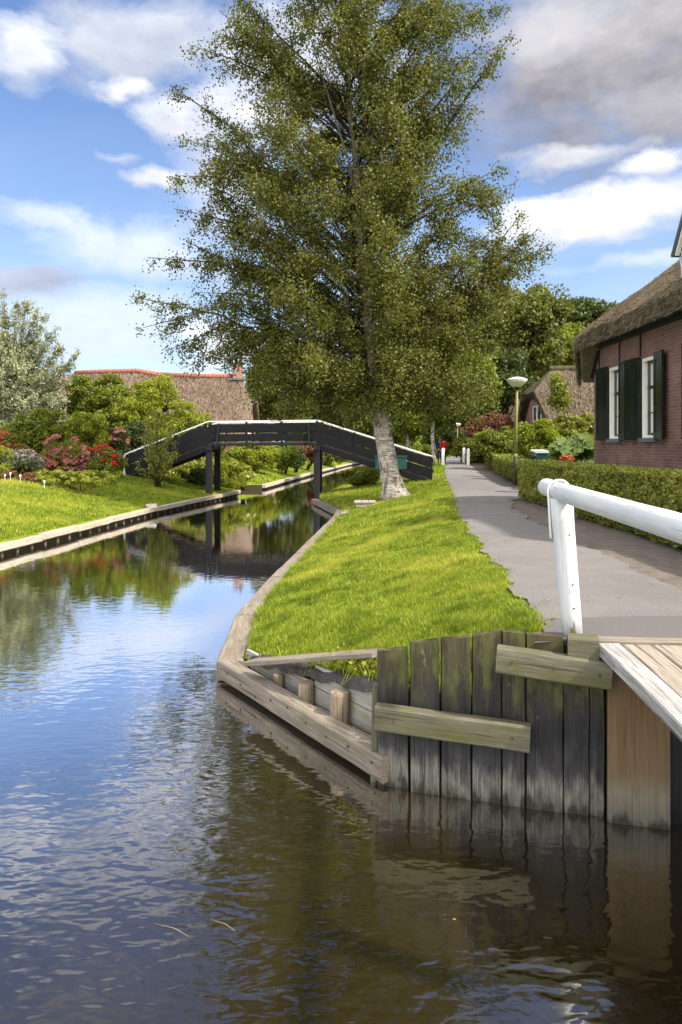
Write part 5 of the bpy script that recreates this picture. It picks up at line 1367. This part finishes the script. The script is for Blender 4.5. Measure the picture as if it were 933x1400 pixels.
cot = cottage('thatched_cottage', 'brown thatched cottage with brick gable and white twin window beyond the garden', 11.5, 40.2, 43, 46, .1, 2.75, 6.0, 4.62, 12.35, 23, M['thatch_mid'], M['brick_far'])
dup(cot, (12.75,55.5,-.1), 'farther thatched cottage half hidden by elm and lamp post')

def farmhouse():
    X1 = -8.3; y0, yr_, y1 = 62, 66.5, 71
    t = thing('thatched_farmhouse', 'long low farmhouse with warm brown thatch, red ridge tiles and chimney across the canal', 'house', (-16,66.5,0))
    V, Fc = [], []
    def quad(*p): o = len(V); V.extend(p); Fc.append(tuple(range(o,o+len(p))))
    quad((X1,y0,0),(X1,y1,0),(X1,y1,2.7),(X1,yr_+1.8,5.5),(X1,yr_-1.8,5.5),(X1,y0,2.7)); quad((-26,y0,0),(X1,y0,0),(X1,y0,2.7),(-26,y0,2.7))
    link_mesh('wall', np.array(V), Fc, M['brick_far'], t)
    xs = [-26.5,-24.2,-21,-18.5,-16.2,-13,-9.6]; zr_ = [7.5,8.05,8.2,8.25,7.85,7.75,7.75]
    rv, Fq = [], []
    for x, z in zip(xs, zr_): rv += [(x,y0-1,2.5),(x,yr_,z),(x,y1+1,2.5)]
    for k in range(len(xs)-1):
        a = k*3; Fq += [(a,a+3,a+4,a+1),(a+1,a+4,a+5,a+2)]
    k = (len(xs)-1)*3; n = len(rv); rv += [(X1+.35,y0-1,2.5),(X1+.6,yr_-1.9,5.55),(X1+.6,yr_+1.9,5.55),(X1+.35,y1+1,2.5)]
    Fq += [(k,n,n+1,k+1),(k+1,n+1,n+2),(k+1,n+2,n+3,k+2)]
    surf('roof', rv, Fq, M['thatch_warm'], t, .45, 3, .09)
    n = 14000; u = rng.random(n)**.8; x_ = -26+(X1+26.2-.6)*rng.random(n); yy = y0-1+(yr_-y0+1)*u; zz_ = 2.5+(np.interp(x_,xs,zr_)-2.5)*u+.06
    leaves('straw', np.stack([x_,yy,zz_],1), .26, M['straw_warm'], t, np.repeat(np.array([[0,-.7,.72]]),n,0), .10, 1.5, axis=np.repeat(np.array([[.1,-1.3,-1.2]]),n,0))['kind'] = 'stuff'
    m = MB(); m.tube([(x,yr_,z+.08) for x, z in zip(xs[1:5], zr_[1:5])], .24, 10); m.build('ridge_tiles', M['tile'], t, True)
    m = MB(); m.tube([(x,yr_,z+.1) for x, z in zip(xs[4:], zr_[4:])], .24, 10); m.build('ridge_tiles', M['tile'], t, True)
    m = MB(); m.box((-9.75,66.05,7.1),(-8.95,66.95,8.95)); m.box((-9.85,65.95,8.96),(-8.85,67.05,9.08)); ch = m.build('chimney', M['brick_far'], t)
    m = MB(); m.box((-10.0,65.8,7.45),(-8.7,67.2,7.62)); m.build('flashing', M['slate'], ch)
    m = MB(); m.tube([(-9.5,66.5,9.08),(-9.5,66.5,9.35)],.11,8); m.tube([(-9.15,66.5,9.08),(-9.15,66.5,9.5)],.12,8); m.build('chimney_pot', M['iron'], ch, True)
    m = MB(); m.box((X1+.003,65.0,2.6),(X1+.07,66.4,4.6)); w = m.build('window', M['white'], t)
    m = MB(); m.box((X1+.071,65.1,2.7),(X1+.08,65.68,4.5)); m.box((X1+.071,65.74,2.7),(X1+.08,66.3,4.5)); m.build('pane', M['glass'], w)
farmhouse()
def shed():
    y = 78; t = thing('shed', 'small outbuilding with grey roof and red ridge tiles beside the farmhouse gable', 'shed', (gx(358,y),y,0))
    m = MB(); x0, x1 = gx(344,y), gx(372,y); m.box((x0,y,0),(x1,y+4,3.0)); m.build('wall', M['brick_far'], t)
    surf('roof', [(x0-.3,y-.5,2.9),(x1+.3,y-.5,2.9),(x1+.3,y+2,4.4),(x0-.3,y+2,4.4),(x0-.3,y+4.5,2.9),(x1+.3,y+4.5,2.9)], [(0,1,2,3),(3,2,5,4)], M['slate'], t, .15, 3, .02, .02)
    m = MB(); m.tube([(x0-.3,y+2,4.45),(x1+.3,y+2,4.45)],.17,10); m.build('ridge_tiles', M['tile'], t, True)
shed()

# ================================================================= lamps, bollards, bins, people
def lamp():
    y = 28.5; x = gx(706,y); t = thing('street_lamp', 'street lamp with wide pale saucer head on a yellow-green pole by the hedge corner', 'street lamp', (x,y,0), 'street lamps along the path')
    m = MB(); m.tube([(x-.03,y,-.1),(x-.03,y,1.15),(x-.025,y,1.2)], [.085,.08,.062], 12); m.tube([(x-.025,y,1.2),(x+.0,y,2.5),(x+.03,y,3.74)], [.062,.056,.05], 12); m.build('pole', M['lamp_pole'], t, True)
    hx = x+.03
    m = MB(); m.lathe((hx,y,3.68), [(.06,0),(.085,.02),(.085,.10),(.12,.12)], 18); m.build('collar', M['iron'], t, True)
    m = MB(); m.lathe((hx,y,3.8), [(.11,0),(.17,.02),(.27,.10),(.36,.2),(.405,.26)], 28); m.build('lamp_shade', M['lamp_shell'], t, True)
    m = MB(); m.lathe((hx,y,4.062), [(.405,0),(.42,.01),(.40,.035),(.28,.085),(.14,.125),(.03,.14)], 28); m.build('lamp_cap', M['lamp_top'], t, True)
    dup(t, (gx(624,88)+.15,88,.08), 'far street lamp standing past the bollards in front of the trees')
lamp()
def bollards():
    labs = ['white bollard on the grass side of the path, near the walkers', 'white bollard on the hedge side of the path, the nearer of the pair', 'white bollard on the hedge side of the path, the one standing behind']
    pr = None
    for (px, y), lb in zip(((606,44.5),(640.5,44.0),(634.5,46.5)), labs):
        x = gx(px,y); z = float(ZP(y))-.03
        if pr is None:
            pr = thing('bollard', lb, 'bollard', (x,y,z), 'white wooden bollards at the path bridge')
            m = MB(); m.beam((x,y,z-.1),(x,y,z+.93),.17,.17,up=(0,1,0),b=.02); m.build('post', M['white'], pr)
            m = MB(); m.add([(x-.085,y-.085,z+.931),(x+.085,y-.085,z+.931),(x+.085,y+.085,z+.931),(x-.085,y+.085,z+.931),(x-.04,y-.04,z+1.02),(x+.04,y-.04,z+1.02),(x+.04,y+.04,z+1.02),(x-.04,y+.04,z+1.02)],[(0,1,5,4),(1,2,6,5),(2,3,7,6),(3,0,4,7),(4,5,6,7)]); m.build('cap', M['white'], pr)
        else: dup(pr, (x,y,z), lb)
bollards()
def bins():
    y = 23.4; x = gx(738,y); z = float(zr(np.array([x]),np.array([y]))[0])+.0; zt = gz(617,y)
    t = thing('wheelie_bin', 'green bin with pale grey lid standing behind the hedge', 'bin', (x,y,z))
    m = MB(); m.beam((x,y,z+.06),(x,y,zt-.06),.34,.40,up=(0,1,0),b=.03,w1=.42,h1=.5); m.build('body', M['bin_green'], t)
    m = MB(); m.beam((x,y-.28,zt-.02),(x,y+.28,zt+.02),.46,.07,b=.025); m.build('lid', M['bin_grey'], t)
    for s in (-.15,.15):
        m = MB(); m.tube([(x+s-.03,y+.24,z+.09),(x+s+.03,y+.24,z+.09)],.09,14); m.build('wheel', M['iron'], t)
    x2 = gx(729.5,y-.15); t2 = thing('litter_bin', 'small black bin standing against the green bin', 'bin', (x2,y-.15,z))
    m = MB(); m.lathe((x2,y-.15,z), [(.09,0),(.105,.02),(.12,zt-z-.16),(.13,zt-z-.14)], 16); m.build('body', M['black_paint'], t2, True)
    m = MB(); m.lathe((x2,y-.15,zt-.14), [(.13,0),(.13,.03),(.08,.06),(.02,.07)], 16); m.build('lid', M['iron'], t2, True)
bins()

def skin(name, verts, edges, radii, mat, parent, sub=2):
    me = bpy.data.meshes.new(name); org = origin_of(parent)
    me.from_pydata([tuple(Vector(v)) for v in verts], edges, []); me.update(); me.materials.append(mat)
    o = bpy.data.objects.new(name, me); COL.objects.link(o); o.parent = parent
    md = o.modifiers.new('skin', 'SKIN'); md.use_smooth_shade = True
    for i, r in enumerate(radii):
        sv = me.skin_vertices[0].data[i]; sv.radius = r if isinstance(r, tuple) else (r, r); sv.use_root = (i == 0)
    ms = o.modifiers.new('sub', 'SUBSURF'); ms.levels = sub; ms.render_levels = sub
    return o
def person(label, x, y, z, top, legs, hair, rot, step=.14, H=1.72):
    t = thing('person', label, 'person', (x,y,z), 'two walkers on the path'); t.rotation_euler = (0,0,rot); k = H/1.72
    S = lambda *p: tuple(v*k for v in p)
    V = [S(0,0,.92),S(0,.01,1.12),S(0,.0,1.36),S(0,0,1.46),S(0,-.01,1.53),S(0,-.015,1.60),S(0,-.01,1.67),
         S(-.19,.0,1.40),S(-.235,.03,1.13),S(-.22,-.10,.90),S(-.215,-.15,.80), S(.19,0,1.40),S(.235,-.02,1.13),S(.225,-.03,.88),S(.22,-.04,.78),
         S(-.09,0,.86),S(-.10,-step*.5,.48),S(-.10,-step*.6,.08),S(-.10,-step*.6-.14,.03), S(.09,0,.86),S(.10,step*.3,.48),S(.10,step,.10),S(.10,step-.12,.03)]
    E = [(0,1),(1,2),(2,3),(3,4),(4,5),(5,6),(2,7),(7,8),(8,9),(9,10),(2,11),(11,12),(12,13),(13,14),(0,15),(15,16),(16,17),(17,18),(0,19),(19,20),(20,21),(21,22)]
    Rr = [(.15,.11),(.135,.10),(.15,.10),.06,.08,.098,.075, .055,.042,.034,.035, .055,.042,.034,.035, .088,.062,.042,.035, .088,.062,.042,.035]
    o = skin('body', V, E, Rr, M['skin'], t)
    f = MB(); f.lathe(S(0,-.115,1.575), [(.004,0),(.014,.004),(.006,.035)], 6); f.build('nose', M['skin'], t) if False else None
    # jacket
    V2 = [S(0,0,.95),S(0,.01,1.12),S(0,0,1.34),S(0,0,1.43),S(-.19,0,1.40),S(-.24,.03,1.13),S(-.222,-.10,.91),S(.19,0,1.40),S(.24,-.02,1.13),S(.226,-.03,.89)]
    skin('jacket', V2, [(0,1),(1,2),(2,3),(2,4),(4,5),(5,6),(2,7),(7,8),(8,9)], [(.19,.14),(.17,.13),(.18,.13),.09,.085,.068,.055,.085,.068,.055], M[top], t)
    V3 = [S(0,0,.94),S(-.09,0,.84),S(-.10,-step*.5,.48),S(-.10,-step*.6,.09),S(.09,0,.84),S(.10,step*.3,.48),S(.10,step,.10)]
    skin('trousers', V3, [(0,1),(1,2),(2,3),(0,4),(4,5),(5,6)], [(.165,.125),.108,.08,.062,.108,.08,.062], M[legs], t)
    P = rng.normal(size=(1,3))
    m = MB(); prof = [(.02,.0),(.085,.03),(.108,.09),(.10,.15),(.06,.19),(.01,.2)]
    m.lathe(S(0,.018,1.535), [(a*k,b*k) for a,b in prof], 16); m.build('hair', M[hair], t, True) if False else None
    me = m; V = [(p[0]*1., p[1], p[2]) for p in m.v]
    ob = link_mesh('hair', np.array(V)+np.array([x,y,z])*1.0, m.f, M[hair], t, True)
    for s_, fx in ((-1,(-.10,-step*.6-.05,.03)),(1,(.10,step-.03,.03))):
        m = MB(); c = S(*fx); m.add([],[]); m.tube([Vector((x,y,z))+Vector(c)+Vector((0,.09,.02)),Vector((x,y,z))+Vector(c)+Vector((0,0,.035)),Vector((x,y,z))+Vector(c)+Vector((0,-.14,.01))],[.045,.055,.035],10); m.build('shoe', M['shoe'], t, True)
    return t
zz = float(ZP(51.5))
person('walker seen from behind in a red jacket with dark hair', gx(607.2,51.5), 51.5, zz, 'red_cloth', 'denim', 'hair', math.pi+.1)
person('fair-haired walker in blue clothes just ahead of the red jacket', gx(601.5,52.6), 52.6, zz, 'blue_cloth', 'denim', 'hair_fair', math.pi-.15, H=1.70)
